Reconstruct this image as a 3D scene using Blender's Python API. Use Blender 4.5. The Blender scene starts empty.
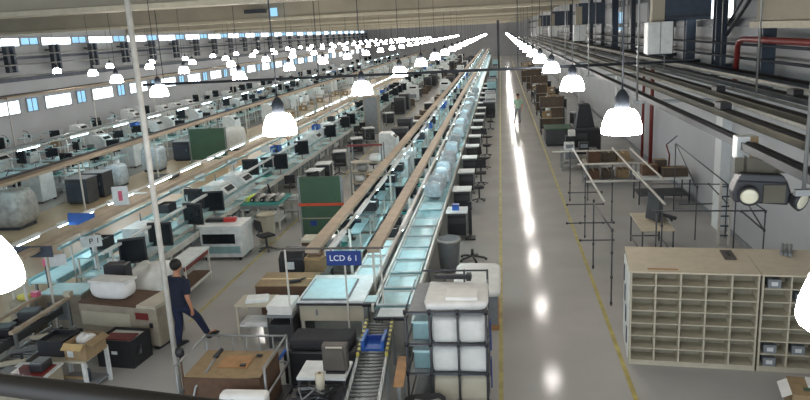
import bpy, bmesh, math, random
from mathutils import Vector, Matrix
C = bpy.context.scene.collection
PI = math.pi
rnd = random.Random(7)

# ---------------------------------------------------------------- camera
cam_data = bpy.data.cameras.new('camera')
cam_data.sensor_width = 36.0
cam_data.lens = 36.0 * 710.0 / 810.0
cam_data.clip_start = 0.05
cam_data.clip_end = 400
cam = bpy.data.objects.new('camera', cam_data)
C.objects.link(cam)
right = Vector((0.99036097, 0.12895557, -0.05055295))
down = Vector((-0.01922325, -0.23347745, -0.97217218))
fwd = Vector((-0.13716999, 0.96377318, -0.22874801))
M3 = Matrix((right, -down, -fwd)).transposed()
cam.matrix_world = Matrix.Translation((0, 0, 6.0)) @ M3.to_4x4()
bpy.context.scene.camera = cam

# ---------------------------------------------------------------- world and exposure
w = bpy.data.worlds.new('sky')
bpy.context.scene.world = w
w.use_nodes = True
bg = w.node_tree.nodes['Background']
bg.inputs[0].default_value = (0.80, 0.90, 1.0, 1)
bg.inputs[1].default_value = 2.2
vs = bpy.context.scene.view_settings
vs.view_transform = 'Standard'
vs.look = 'None'
vs.exposure = 0.1
vs.gamma = 1.0
LAMP_POWER = 55.0
TUBE_POWER = 26.0

# ---------------------------------------------------------------- materials
def lin(c):
    r = []
    for i in (0, 2, 4):
        v = int(c[i:i + 2], 16) / 255.0
        r.append(v / 12.92 if v <= 0.04045 else ((v + 0.055) / 1.055) ** 2.4)
    return r
MATS = {}
def mat(name, col, rough=0.55, metal=0.0, var=0.12, scale=6.0, bump=0.0, trans=0.0, emit=0.0, spec=None):
    m = bpy.data.materials.new(name)
    m.use_nodes = True
    nt = m.node_tree
    p = nt.nodes['Principled BSDF']
    c = lin(col)
    p.inputs['Roughness'].default_value = rough
    p.inputs['Metallic'].default_value = metal
    p.inputs['Base Color'].default_value = (*c, 1)
    if spec is not None: p.inputs['Specular IOR Level'].default_value = spec
    if trans: p.inputs['Transmission Weight'].default_value = trans
    if emit:
        p.inputs['Emission Color'].default_value = (*c, 1)
        p.inputs['Emission Strength'].default_value = emit
    if var > 0 and not emit:
        tc = nt.nodes.new('ShaderNodeTexCoord')
        n = nt.nodes.new('ShaderNodeTexNoise')
        n.inputs['Scale'].default_value = scale
        n.inputs['Detail'].default_value = 4
        nt.links.new(tc.outputs['Object'], n.inputs['Vector'])
        r = nt.nodes.new('ShaderNodeValToRGB')
        r.color_ramp.elements[0].position = 0.3
        r.color_ramp.elements[1].position = 0.7
        r.color_ramp.elements[0].color = (*[x * (1 - var) for x in c], 1)
        r.color_ramp.elements[1].color = (*[min(1, x * (1 + var)) for x in c], 1)
        nt.links.new(n.outputs['Fac'], r.inputs['Fac'])
        nt.links.new(r.outputs['Color'], p.inputs['Base Color'])
        if bump:
            b = nt.nodes.new('ShaderNodeBump')
            b.inputs['Strength'].default_value = bump
            b.inputs['Distance'].default_value = 0.02
            nt.links.new(n.outputs['Fac'], b.inputs['Height'])
            nt.links.new(b.outputs['Normal'], p.inputs['Normal'])
    MATS[name] = m
    return m
mat('concrete', 'b0aeaa', 0.125, var=0.08, scale=0.6, bump=0.006, spec=0.065)
mat('brown_floor', 'b59c7c', 0.3, spec=0.3, var=0.10, scale=0.6)
mat('yellow_paint', 'a89b55', 0.5, var=0.25, scale=3)
mat('wall_paint', 'adb0b3', 0.7, var=0.05, scale=0.5)
mat('wall_pale', 'd5dada', 0.6, var=0.04)
mat('ceiling_paint', '928d80', 0.8, var=0.08, scale=0.3)
mat('girder_paint', 'a49d8c', 0.75, var=0.10, scale=0.8)
mat('girder_edge', 'bfb8a3', 0.6, var=0.08)
mat('steel_dark', '343a42', 0.5, 0.2)
mat('steel_blue', '3c4756', 0.5, 0.2)
mat('pipe_grey', '8f9190', 0.4, 0.5)
mat('pipe_white', 'c9c6bd', 0.45, 0.0)
mat('pipe_black', '4a4b50', 0.4, 0.2)
mat('tray_olive', '5a564a', 0.6, 0.2, var=0.2, scale=2)
mat('tray_dark', '45474a', 0.55, 0.2, var=0.2, scale=2)
mat('tray_blue', '4a525e', 0.55, 0.3, var=0.2, scale=2)
mat('red_pipe', '742a28', 0.45)
mat('beige_trunk', 'b3a28c', 0.6, var=0.12, scale=3)
mat('beige_metal', 'a09786', 0.5, 0.1)
mat('white_paint', 'd7dbda', 0.45)
mat('cyan_white', 'b9d8da', 0.35, var=0.08)
mat('cyan_metal', '94b6ba', 0.3, 0.35)
mat('teal_mat', '2f8f86', 0.6)
mat('grey_metal', '8b8f8f', 0.4, 0.4)
mat('grey_plastic', '7d8286', 0.5)
mat('black_plastic', '26272b', 0.45)
mat('dark_fabric', '303033', 0.9)
mat('screen', '1d2126', 0.18)
mat('monitor_grey', '57514b', 0.5)
mat('cardboard', '968060', 0.8, var=0.14, scale=8)
mat('carton_dark', '5f4838', 0.85, var=0.15, scale=8)
mat('tape', 'c3a878', 0.4)
mat('green_board', '3c5a45', 0.6, var=0.10, scale=2)
mat('orange_bar', 'c44a2a', 0.5)
mat('blue_sign', '1a3880', 0.4, var=0.04)
mat('blue_plastic', '2f5fae', 0.4)
mat('white_text', 'e9eef5', 0.5, var=0)
mat('foam', 'e4e3df', 0.7, var=0.05, bump=0.1)
mat('bag', 'c3ccd2', 0.25, var=0.22, scale=7, bump=0.5)
mat('bag_grey', '9a9a95', 0.35, var=0.3, scale=5, bump=0.5)
mat('cloth_white', 'dcdcd8', 0.8, var=0.08, bump=0.2)
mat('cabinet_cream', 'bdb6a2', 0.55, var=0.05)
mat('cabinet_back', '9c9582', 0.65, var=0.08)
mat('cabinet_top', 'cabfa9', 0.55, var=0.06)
mat('red_cup', 'b8322f', 0.45)
mat('pink', 'd3627e', 0.5)
mat('wood', 'a57a4c', 0.6, var=0.2)
mat('hazard_yellow', 'c9bd52', 0.5)
mat('navy', '1d2436', 0.9, var=0.15)
mat('navy_trousers', '222a44', 0.9, var=0.15)
mat('skin', 'b98468', 0.55, var=0.05)
mat('hair', '17130f', 0.6)
mat('mint_cloth', '9fbfa8', 0.85)
mat('lime', 'b8cf4c', 0.6)
mat('reflector', 'e6e6e2', 0.2, 0.6)
mat('lens', 'e2ddc4', 0.15)
mat('carton_grey', '574c41', 0.85, var=0.15, scale=8)
mat('rail_dark', '28231e', 0.5)
mat('lamp_glow', 'fff8f2', emit=LAMP_POWER)
mat('tube_glow', 'c8f0fc', emit=TUBE_POWER)
mat('window_glow', 'eaf6ff', emit=2.2)
mat('window_blue', '8fc4e6', emit=0.85)

# yellow and black guard: stripes along the rail
m = mat('hazard_stripe', 'c9bd52', 0.5, var=0)
nt = m.node_tree
tc = nt.nodes.new('ShaderNodeTexCoord'); sx = nt.nodes.new('ShaderNodeSeparateXYZ'); mu = nt.nodes.new('ShaderNodeMath'); fr = nt.nodes.new('ShaderNodeMath'); st = nt.nodes.new('ShaderNodeMath'); mx = nt.nodes.new('ShaderNodeMix')
mx.data_type = 'RGBA'
mu.operation = 'MULTIPLY'; mu.inputs[1].default_value = 5.5
fr.operation = 'FRACT'
st.operation = 'GREATER_THAN'; st.inputs[1].default_value = 0.5
nt.links.new(tc.outputs['Object'], sx.inputs[0]); nt.links.new(sx.outputs['Y'], mu.inputs[0]); nt.links.new(mu.outputs[0], fr.inputs[0]); nt.links.new(fr.outputs[0], st.inputs[0])
mx.inputs[6].default_value = (*lin('c9bd52'), 1); mx.inputs[7].default_value = (*lin('1e1e20'), 1)
nt.links.new(st.outputs[0], mx.inputs[0]); nt.links.new(mx.outputs[2], nt.nodes['Principled BSDF'].inputs['Base Color'])

# ---------------------------------------------------------------- mesh helpers
class MB:
    def __init__(s): s.v = []; s.f = []; s.smooth = []
    def box(s, x, y, z, sx, sy, sz, rz=0.0, rx=0.0, ry=0.0):
        """box by centre in x, y, its bottom z when unrotated, and its sizes"""
        n = len(s.v)
        R = Matrix.Rotation(rz, 3, 'Z') @ Matrix.Rotation(ry, 3, 'Y') @ Matrix.Rotation(rx, 3, 'X')
        for dz in (-.5, .5):
            for dx, dy in ((-.5, -.5), (.5, -.5), (.5, .5), (-.5, .5)):
                p = R @ Vector((dx * sx, dy * sy, dz * sz))
                s.v.append((p.x + x, p.y + y, p.z + z + sz / 2))
        for q in ((3, 2, 1, 0), (4, 5, 6, 7), (0, 1, 5, 4), (1, 2, 6, 5), (2, 3, 7, 6), (3, 0, 4, 7)):
            s.f.append([n + i for i in q]); s.smooth.append(False)
        return s
    def tube(s, pts, r, n=8, cap=True):
        pts = [Vector(p) for p in pts]
        base = len(s.v)
        rs = r if isinstance(r, (list, tuple)) else [r] * len(pts)
        for i, p in enumerate(pts):
            d = (pts[min(i + 1, len(pts) - 1)] - pts[max(i - 1, 0)]).normalized()
            a = d.orthogonal().normalized() if abs(d.z) < .99 else Vector((1, 0, 0))
            if abs(d.z) < .99: a = d.cross(Vector((0, 0, 1))).normalized()
            b = d.cross(a).normalized()
            for k in range(n):
                t = 2 * PI * k / n
                q = p + rs[i] * (math.cos(t) * a + math.sin(t) * b)
                s.v.append(tuple(q))
        for i in range(len(pts) - 1):
            for k in range(n):
                a0 = base + i * n + k; a1 = base + i * n + (k + 1) % n
                s.f.append([a0, a0 + n, a1 + n, a1]); s.smooth.append(True)
        if cap:
            s.f.append([base + k for k in range(n)]); s.smooth.append(False)
            e = base + (len(pts) - 1) * n
            s.f.append([e + n - 1 - k for k in range(n)]); s.smooth.append(False)
        return s
    def lathe(s, prof, x=0, y=0, z=0, n=16, cap=True):
        base = len(s.v)
        for (r, h) in prof:
            for k in range(n):
                t = 2 * PI * k / n
                s.v.append((x + r * math.cos(t), y + r * math.sin(t), z + h))
        for i in range(len(prof) - 1):
            for k in range(n):
                a0 = base + i * n + k; a1 = base + i * n + (k + 1) % n
                s.f.append([a0, a1, a1 + n, a0 + n]); s.smooth.append(True)
        if cap:
            s.f.append([base + n - 1 - k for k in range(n)]); s.smooth.append(False)
            e = base + (len(prof) - 1) * n
            s.f.append([e + k for k in range(n)]); s.smooth.append(False)
        return s
    def prism(s, poly, axis='x', a0=0.0, a1=1.0):
        """extrude a closed outline; axis x: outline is (y, z); axis y: (x, z); axis z: (x, y)"""
        n = len(poly); base = len(s.v)
        for a in (a0, a1):
            for (p, q) in poly:
                s.v.append({'x': (a, p, q), 'y': (p, a, q), 'z': (p, q, a)}[axis])
        s.f.append([base + i for i in range(n)][::-1]); s.smooth.append(False)
        s.f.append([base + n + i for i in range(n)]); s.smooth.append(False)
        for i in range(n):
            j = (i + 1) % n
            s.f.append([base + i, base + j, base + n + j, base + n + i]); s.smooth.append(False)
        return s
    def lump(s, x, y, z, sx, sy, sz, seed=0, amp=0.12, nu=14, nv=8, sq=0.6, foot=0.0):
        """a soft squarish bag shape standing on z"""
        rr = random.Random(seed); base = len(s.v)
        ph = [rr.uniform(0, 6.28) for _ in range(6)]
        for j in range(nv + 1):
            t = j / nv
            lat = -PI / 2 + PI * t
            cz = math.copysign(abs(math.sin(lat)) ** .6, math.sin(lat))
            cr = max(abs(math.cos(lat)) ** sq, .02) * (1 + foot * (1 - t))
            for k in range(nu):
                a = 2 * PI * k / nu
                cx = math.copysign(abs(math.cos(a)) ** sq, math.cos(a))
                cy = math.copysign(abs(math.sin(a)) ** sq, math.sin(a))
                w_ = 1 + amp * (math.sin(3 * a + ph[0] + 2 * t) + .7 * math.sin(5 * a + ph[1] - 5 * t) + .5 * math.sin(8 * t + ph[2])) * (0.3 + .7 * t)
                s.v.append((x + sx / 2 * cx * cr * w_, y + sy / 2 * cy * cr * w_, z + sz / 2 * (1 + cz) * (1 + amp * .5 * math.sin(2 * a + ph[3]) * t)))
        for j in range(nv):
            for k in range(nu):
                a0 = base + j * nu + k; a1 = base + j * nu + (k + 1) % nu
                s.f.append([a0, a1, a1 + nu, a0 + nu]); s.smooth.append(True)
        s.f.append([base + nu - 1 - k for k in range(nu)]); s.smooth.append(True)
        e = base + nv * nu
        s.f.append([e + k for k in range(nu)]); s.smooth.append(True)
        return s
    def build(s, name, material, parent=None, loc=None, bevel=0.0):
        me = bpy.data.meshes.new(name)
        me.from_pydata(s.v, [], s.f)
        me.polygons.foreach_set('use_smooth', s.smooth)
        me.update()
        me.materials.append(MATS[material])
        o = bpy.data.objects.new(name, me)
        C.objects.link(o)
        if parent is not None: o.parent = parent
        if loc is not None: o.location = loc
        if bevel:
            b = o.modifiers.new('bevel', 'BEVEL'); b.width = bevel; b.segments = 2; b.limit_method = 'ANGLE'
        return o

def tag(o, label, cat, group=None, kind=None):
    if label: o['label'] = label
    if cat: o['category'] = cat
    if group: o['group'] = group
    if kind: o['kind'] = kind
    return o
def thing(name, label, cat, loc=(0, 0, 0), rz=0.0, group=None):
    o = bpy.data.objects.new(name, None)
    o.empty_display_size = 0.1
    C.objects.link(o)
    o.location = loc
    o.rotation_euler = (0, 0, rz)
    return tag(o, label, cat, group)
def structure(name, mb, material):
    o = mb.build(name, material)
    o['kind'] = 'structure'
    return o
KIDS = {}
def kids(root):
    if root.name not in KIDS:
        KIDS[root.name] = [(c, [(g, list(g.children)) for g in c.children]) for c in root.children]
    return KIDS[root.name]
def dup(root, loc, rz=0.0, label=None, group=None, scale=None):
    r = root.copy(); C.objects.link(r)
    r.location = loc; r.rotation_euler = (0, 0, rz)
    if scale: r.scale = scale
    if label: r['label'] = label
    if group: r['group'] = group
    for c, gs in kids(root):
        k = c.copy(); C.objects.link(k); k.parent = r
        for g, _ in gs:
            q = g.copy(); C.objects.link(q); q.parent = k
    return r
class Proto:
    """builds one of a kind at first use, then copies it with its parts"""
    def __init__(s, fn): s.fn = fn; s.root = None
    def put(s, loc, rz, label, group=None, scale=None):
        if s.root is None:
            s.root = s.fn()
            s.root.location = loc; s.root.rotation_euler = (0, 0, rz)
            s.root['label'] = label
            if group: s.root['group'] = group
            if scale: s.root.scale = scale
            kids(s.root)
            return s.root
        r = dup(s.root, loc, rz, label, None, scale)
        if group: r['group'] = group
        elif 'group' in r: del r['group']
        return r
U = 'zeroth first second third fourth fifth sixth seventh eighth ninth tenth eleventh twelfth thirteenth fourteenth fifteenth sixteenth seventeenth eighteenth nineteenth'.split()
def ordn(n):
    if n < 20: return U[n]
    t = ['', '', 'twenty', 'thirty', 'forty', 'fifty', 'sixty', 'seventy', 'eighty', 'ninety'][n // 10]
    if n % 10: return t + '-' + U[n % 10]
    return t[:-1] + 'ieth'
COUNT = {}
def nth(key):
    COUNT[key] = COUNT.get(key, 0) + 1
    return ordn(COUNT[key])

# ---------------------------------------------------------------- setting
def slab(x0, x1, y0, y1, z0, z1): return MB().box((x0 + x1) / 2, (y0 + y1) / 2, z0, x1 - x0, y1 - y0, z1 - z0)
YE = 166.0
structure('floor', slab(-30.4, 6.6, -3, YE, -0.2, 0), 'concrete')
structure('floor_strip', slab(-17.6, -11.2, 6, 110, 0, 0.004), 'brown_floor')
structure('trim_1', slab(-0.14, -0.06, 4, 160, 0, 0.004), 'yellow_paint')
structure('trim_2', slab(2.04, 2.12, 4, 160, 0, 0.004), 'yellow_paint')
structure('trim_3', slab(-7.0, -6.93, 14, 60, 0, 0.004), 'yellow_paint')
structure('wall_right', slab(6.35, 6.6, -3, YE, 0, 8.2), 'wall_paint')
structure('wall_far', slab(-30.4, 6.6, YE, YE + .3, 0, 8.2), 'wall_paint')
structure('wall_left', slab(-30.5, -30.2, -3, YE, 0, 8.2), 'wall_paint')
structure('ceiling', slab(-30.5, 6.6, -3, YE, 8.0, 8.2), 'ceiling_paint')
structure('baseboard_right', slab(6.31, 6.35, -3, YE, 0, 0.15), 'grey_plastic')
for i in range(8):
    y = 19.5 + 18.5 * i
    g = MB().box(-13.1, y, 7.14, 34.2, 0.7, 0.86).build('ceiling_girder', 'girder_paint')
    g['kind'] = 'structure'
    MB().box(-13.1, y, 7.0, 34.2, 0.9, 0.14).build('girder_flange', 'girder_edge', g)
for z, h in ((5.72, .2), (6.75, .3)):
    g = MB().box(6.27, 82, z, .14, 164, h).build('wall_girt', 'steel_dark')
    g['kind'] = 'structure'
for z, h in ((4.25, .3), (5.6, .16)):
    g = MB().box(-30.12, 82, z, .16, 164, h).build('wall_girt', 'tray_blue')
    g['kind'] = 'structure'
nwin = 0
def wall_window(x, y, z, w, h, m, face):
    global nwin
    nwin += 1
    o = MB().box(x, y, z, .02, w, h).build('window_%d' % nwin, m)
    o['kind'] = 'structure'
    fr = MB()
    xf = x + .03 * face
    fr.box(xf, y - w / 2, z - .04, .06, .07, h + .08).box(xf, y + w / 2, z - .04, .06, .07, h + .08)
    fr.box(xf, y, z - .05, .06, w, .06).box(xf, y, z + h - .01, .06, w, .06).box(xf, y, z, .04, .04, h)
    fr.build('window_frame', 'pipe_grey', o)
for i in range(-1, 22):
    y = 40.0 + 5.6 * i
    wall_window(-30.18, y, 2.3, 3.0, .8, 'window_glow', 1)
    if i < 16: wall_window(-30.18, y + 2.75, 2.3, 1.1, .8, 'window_blue', 1)
    wall_window(-30.18, y + .8, 6.42, 3.4, .5, 'window_glow', 1)
    wall_window(-30.18, y + 3.5, 6.5, 1.8, .42, 'window_blue', 1)
wall_window(6.34, 23.4, 5.95, 5.0, .95, 'window_glow', -1)
wall_window(6.34, 40.3, 5.55, 2.6, .95, 'window_blue', -1)
for i, y in enumerate((21.0, 39.5, 58.0, 76.5)):
    c = MB().box(6.22, y, 0, .26, .6, 4.4).build('wall_pilaster', 'wall_pale')
    c['kind'] = 'structure'
# ---------------------------------------------------------------- high-bay lamps
def make_lamp():
    t = thing('hanging_lamp', '', 'lamp')
    MB().lathe([(.235, 0), (.24, .03), (.232, .1), (.2, .2), (.155, .275), (.10, .29)], n=18).build('glass_shade', 'lamp_glow', t)
    MB().lathe([(.08, .29), (.085, .31), (.085, .43), (.05, .49), (.025, .52)], n=12).build('housing', 'steel_dark', t)
    MB().tube([(0, 0, .5), (0, 0, 3.32)], .010, 6).build('stem', 'steel_dark', t)
    return t
LAMP = Proto(make_lamp)
LROWS = [(1.42, 2.72, 6.02, 26, 'above the grey aisle', 'pigeonhole cabinet end'),
         (-3.1, 3.45, 6.2, 26, 'above the line under the blue sign', 'camera end'),
         (-8.95, 17.9, 6.0, 24, 'above the line behind the walking man', 'camera end'),
         (-14.6, 25.9, 6.0, 22, 'above the brown floor', 'camera end'),
         (-20.4, 34.0, 6.0, 21, 'above the machines beyond the brown floor', 'camera end'),
         (-26.4, 40.2, 6.0, 20, 'beside the window wall', 'camera end')]
for (x, y0, dy, n, where, end) in LROWS:
    for k in range(n):
        if k == 0 and x == 1.42: px, py = 1.48, 3.02
        elif k == 0 and x == -3.1: px, py = -2.99, 3.5
        else: px, py = x, y0 + dy * k
        LAMP.put((px, py, 4.70), 0, 'glowing white bell lamp %s, %s from the %s' % (where, ordn(k + 1), end), 'bell lamps ' + where)

# ---------------------------------------------------------------- overhead rails and tubes
def overhead_rail(x, y0, y1, z, wd, label, tube_x=None, m='beige_trunk', step=6.0, th=.1, edge=None, pdx=0.0, k0=.3):
    t = thing('overhead_rail', label, 'rail', (x, y0, 0))
    L = y1 - y0
    MB().box(0, L / 2, z - th, wd, L, th).build('trunking', m, t, bevel=.012)
    if edge: MB().box(-wd / 2 - .04, L / 2, z - .03, .08, L, .1).build('edge_strip', edge, t)
    k = k0
    while k < L:
        MB().box(pdx, k, 0, .05, .05, z - th).build('post', 'pipe_white', t)
        if pdx: MB().box(pdx / 2, k, z - th - .04, abs(pdx) + .05, .05, .04).build('crossarm', 'pipe_white', t)
        if tube_x is not None:
            a = tube_x - x
            MB().box(a / 2, k, z - th - .04, abs(a) + .06, .05, .04).build('crossarm', 'pipe_white', t)
        k += step
    if tube_x is not None:
        MB().box(tube_x - x, L / 2, z - th - .05, .05, L, .05).build('light_bar', 'pipe_white', t)
    return t
def make_tube():
    t = thing('tube_light', '', 'tube light')
    MB().prism([(-.07, .0), (.07, .0), (.035, .07), (-.035, .07)], 'y', -.78, .78).build('housing', 'white_paint', t)
    MB().tube([(0, -.74, -.015), (0, .74, -.015)], .03, 8).build('tube', 'tube_glow', t)
    return t
TUBE = Proto(make_tube)
def tubes(x, y0, y1, z, step, where):
    y = y0
    n = 0
    while y < y1:
        n += 1
        TUBE.put((x, y, z), 0, '%s bright tube light %s, counted from the camera' % (ordn(n), where), 'tube lights ' + where)
        y += step if y < 70 else step * 1.7
overhead_rail(-3.73, 12.9, 156, 2.0, .27, 'long beige overhead trunking ending just behind the blue sign', -3.45, pdx=.35, k0=1.9)
overhead_rail(-2.5, 12.9, 156, 2.0, .25, 'long beige overhead trunking over the pale conveyor, beside the blue sign', -2.2, pdx=-.21, k0=1.0)
overhead_rail(-9.8, 12.6, 156, 2.0, .24, 'long beige overhead trunking above the stations behind the walking man', -10.75, pdx=-.175)
overhead_rail(-15.7, 18, 156, 2.05, .42, 'wide beige rail along the far edge of the brown floor', -16.4, edge='tray_dark')
overhead_rail(-25.6, 34, 156, 3.8, .5, 'high beige rail running below the window wall', None, edge='tray_dark', step=8)
overhead_rail(-21.3, 26, 156, 2.0, .25, 'grey overhead rail among the machines below the window wall', -21.0, m='grey_metal')
tubes(-3.45, 13.8, 150, 1.85, 2.9, 'along the trunking behind the blue sign')
tubes(-2.2, 15.5, 150, 1.85, 4.4, 'over the pale conveyor')
tubes(-10.75, 13.9, 150, 1.85, 2.3, 'over the stations behind the walking man')
tubes(-16.4, 21, 150, 1.9, 3.4, 'behind the wide beige rail')
tubes(-21.0, 29, 150, 1.85, 4.0, 'below the grey rail by the windows')

# cross pipe carrying the lamp cables
t = thing('cross_pipe', 'dark horizontal pipe crossing the hall at lamp height', 'pipe', (-5, 21.4, 4.82))
MB().tube([(-6.2, 0, 0), (10.6, 0, 0)], .04, 8).build('pipe', 'steel_dark', t)
for xx in (-5.5, -.5, 5.5):
    MB().tube([(xx, 0, 0), (xx, 0, 3.18)], .012, 6).build('hanger_rod', 'steel_dark', t)

# ---------------------------------------------------------------- trays under the roof by the wall
TR = [(5.55, .34, .14, 'tray_blue', 'wide dark blue cable tray closest to the pale wall'),
      (4.75, .2, .09, 'tray_dark', 'dark cable tray next to the white pipe under the roof'),
      (3.9, .16, .09, 'tray_olive', 'olive cable tray in the middle of the overhead run'),
      (3.2, .16, .09, 'tray_olive', 'olive cable tray second from the aisle in the overhead run'),
      (2.6, .12, .08, 'tray_dark', 'narrow dark cable tray carrying the twin emergency lamp')]
for (x, wd, h, m, lab) in TR:
    t = thing('cable_tray', lab, 'cable tray', (x, 3.0, 4.6))
    MB().box(0, 50, 0, wd, 100, .025).build('tray_floor', m, t)
    MB().box(-wd / 2, 50, 0, .025, 100, h).build('side_rail', m, t)
    MB().box(wd / 2, 50, 0, .025, 100, h).build('side_rail', m, t)
    MB().tube([(0, 0, .06), (0, 100, .06)], wd * .28, 8).build('cable_run', 'black_plastic', t)
for (x, z, r, m, lab) in ((5.15, 4.68, .045, 'pipe_white', 'pale pipe running beside the dark blue cable tray'),
                          (3.58, 4.66, .03, 'pipe_white', 'pale pipe running between the two olive cable trays'),
                          (4.3, 4.66, .03, 'pipe_grey', 'thin grey pipe between dark and olive cable trays'),
                          (5.0, 4.74, .03, 'pipe_white', 'thin pale pipe beside the thicker roof pipe')):
    tag(MB().tube([(x, 3, z), (x, 103, z)], r, 8).build('service_pipe', m), lab, 'pipe')
for k in range(12):
    y = 6.0 + 7.3 * k
    t = thing('tray_hanger', '%s trapeze hanger under the overhead cable trays from the camera' % ordn(k + 1), 'hanger', (0, y, 4.55), 0, 'trapeze hangers')
    MB().box(4.15, 0, 0, 3.6, .06, .05).build('cross_bar', 'pipe_grey', t)
    for xx in (2.42, 4.45, 5.92):
        MB().tube([(xx, 0, 0), (xx, 0, 3.45)], .018, 6).build('rod', 'pipe_grey', t)
for k, (x, y) in enumerate(((3.9, 13.6), (4.75, 12.4), (3.2, 10.9))):
    t = thing('junction_box', '%s dark cable box sitting on an overhead tray, counted from the aisle end' % ordn(k + 1), 'junction box', (x, y, 4.69), 0, 'dark tray boxes')
    MB().box(0, 0, 0, .16, .3, .09).build('case', 'black_plastic', t, bevel=.01)
    MB().box(0, 0, .09, .14, .28, .012).build('lid', 'black_plastic', t)
t = thing('mounting_box', 'small white box clamped on the narrow tray above the emergency lamp', 'box', (2.6, 8.0, 4.5))
MB().box(0, 0, 0, .22, .16, .24).build('case', 'white_paint', t, bevel=.008)
MB().box(.06, -.085, .0, .08, .01, .24).build('tan_label', 'cardboard', t)

# twin emergency lamp
t = thing('emergency_lamp', 'grey twin-head emergency lamp hanging below the narrow cable tray', 'lamp', (2.56, 7.35, 4.15), -.1)
MB().prism([(-.26, .03), (.24, .0), (.26, .12), (.22, .24), (-.24, .26), (-.28, .14)], 'y', -.09, .12).build('battery_case', 'black_plastic', t, bevel=.02)
MB().prism([(-.25, .24), (.23, .22), (.18, .30), (-.2, .32)], 'y', -.08, .11)  .build('top_cover', 'tray_dark', t, bevel=.015)
MB().box(.1, -.1, .03, .2, .02, .18).build('front_panel', 'tray_olive', t)
MB().box(-.15, .05, .28, .03, .03, .2).build('mount_strap', 'tray_olive', t)
MB().box(.15, .05, .28, .03, .03, .2).build('mount_strap', 'tray_olive', t)
MB().box(0, .05, .30, .5, .03, .16).build('back_plate', 'tray_olive', t)
for (hx, ry, hz) in ((-.13, -.15, .11), (.33, .75, .06)):
    R = Matrix.Rotation(ry, 4, 'Z') @ Matrix.Rotation(PI / 2 + .25, 4, 'X')
    h = MB().lathe([(.05, -.09), (.085, -.05), (.1, .0), (.104, .03)], n=16).build('lamp_head', 'black_plastic', t)
    h.matrix_local = Matrix.Translation((hx, -.12, hz)) @ R
    MB().lathe([(.088, .028), (.07, .04), (.02, .046)], n=16).build('lens', 'lens', h)
MB().box(.27, -.03, .02, .14, .05, .05).build('swivel_arm', 'black_plastic', t)

# dark columns, brackets, ducts by the wall
for k, (y, z0) in enumerate(((21.0, 4.4), (17.4, 4.3), (24.2, 4.3), (39.5, 4.4), (58.0, 4.4))):
    lab = ['dark blue steel column at the roof window end', 'dark steel column beside the red pipe under the roof',
           'dark steel column standing past the roof window', 'far dark steel column beside the small blue window', 'farthest dark steel column above the wall pilaster'][k]
    t = thing('steel_column', lab, 'column', (5.98, y, z0))
    H = 8.0 - z0
    MB().box(0, -.13, 0, .3, .05, H).build('flange', 'steel_blue', t)
    MB().box(0, .13, 0, .3, .05, H).build('flange', 'steel_blue', t)
    MB().box(0, 0, 0, .05, .24, H).build('web', 'steel_dark', t)
    MB().box(.16, 0, .2, .36, .2, .12).build('wall_bracket', 'steel_dark', t)
for k, y in enumerate((27.5, 31.0, 35.0, 45.0, 50.5, 65.0)):
    t = thing('wall_post', '%s dark slim post on the upper wall behind the cable trays' % ordn(k + 1), 'post', (6.1, y, 4.4), 0, 'dark wall posts')
    MB().box(0, 0, 0, .2, .34, 3.6).build('shaft', 'steel_dark', t)
    MB().box(.1, 0, .3, .3, .2, .1).build('wall_plate', 'steel_dark', t)
for k, z in enumerate((5.0, 5.32)):
    tag(MB().tube([(5.78, 12, z), (5.78, 110, z)], .035, 6).build('wall_pipe', 'steel_dark'), ['lower', 'upper'][k] + ' dark pipe along the wall above the cable trays', 'pipe')
tag(MB().tube([(6.1, 20.8, 5.5), (6.1, 17.9, 6.95)], .05, 8).build('diagonal_brace', 'steel_dark'), 'dark diagonal brace crossing in front of the bright roof window', 'brace')
tag(MB().tube([(6.1, 20.8, 5.75), (6.1, 18.1, 7.2)], .03, 8).build('diagonal_brace', 'steel_dark'), 'thinner upper diagonal brace in front of the bright roof window', 'brace')
tag(MB().tube([(5.65, 9, 5.44), (5.65, 17.9, 5.46), (5.65, 18.2, 5.42), (5.65, 18.35, 5.3), (5.65, 18.4, 4.3)], .07, 10).build('red_pipe', 'red_pipe'), 'thick dark red pipe with an elbow below the roof', 'pipe')
tag(MB().tube([(6.15, 30.5, 0), (6.15, 30.5, 4.5)], .08, 10).build('red_pipe', 'red_pipe'), 'dark red riser pipe on the wall behind the pipe racks', 'pipe')
tag(MB().tube([(6.15, 32.3, 0), (6.15, 32.3, 4.5)], .06, 10).build('red_pipe', 'red_pipe'), 'thinner red riser pipe beside the thick one on the wall', 'pipe')
tag(MB().tube([(5.7, 9, 6.35), (5.7, 19.0, 6.5)], .03, 8).build('red_hose', 'red_pipe'), 'thin red conduit high under the roof on the wall duct', 'pipe')
t = thing('wall_duct', 'big beige square duct high on the wall by the roof corner', 'duct', (6.05, 12, 5.85))
MB().box(0, 0, 0, .56, 11, 1.4).build('casing', 'girder_paint', t)
MB().box(-.05, 0, -.14, .7, 11.2, .14).build('ledge', 'girder_edge', t)
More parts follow.
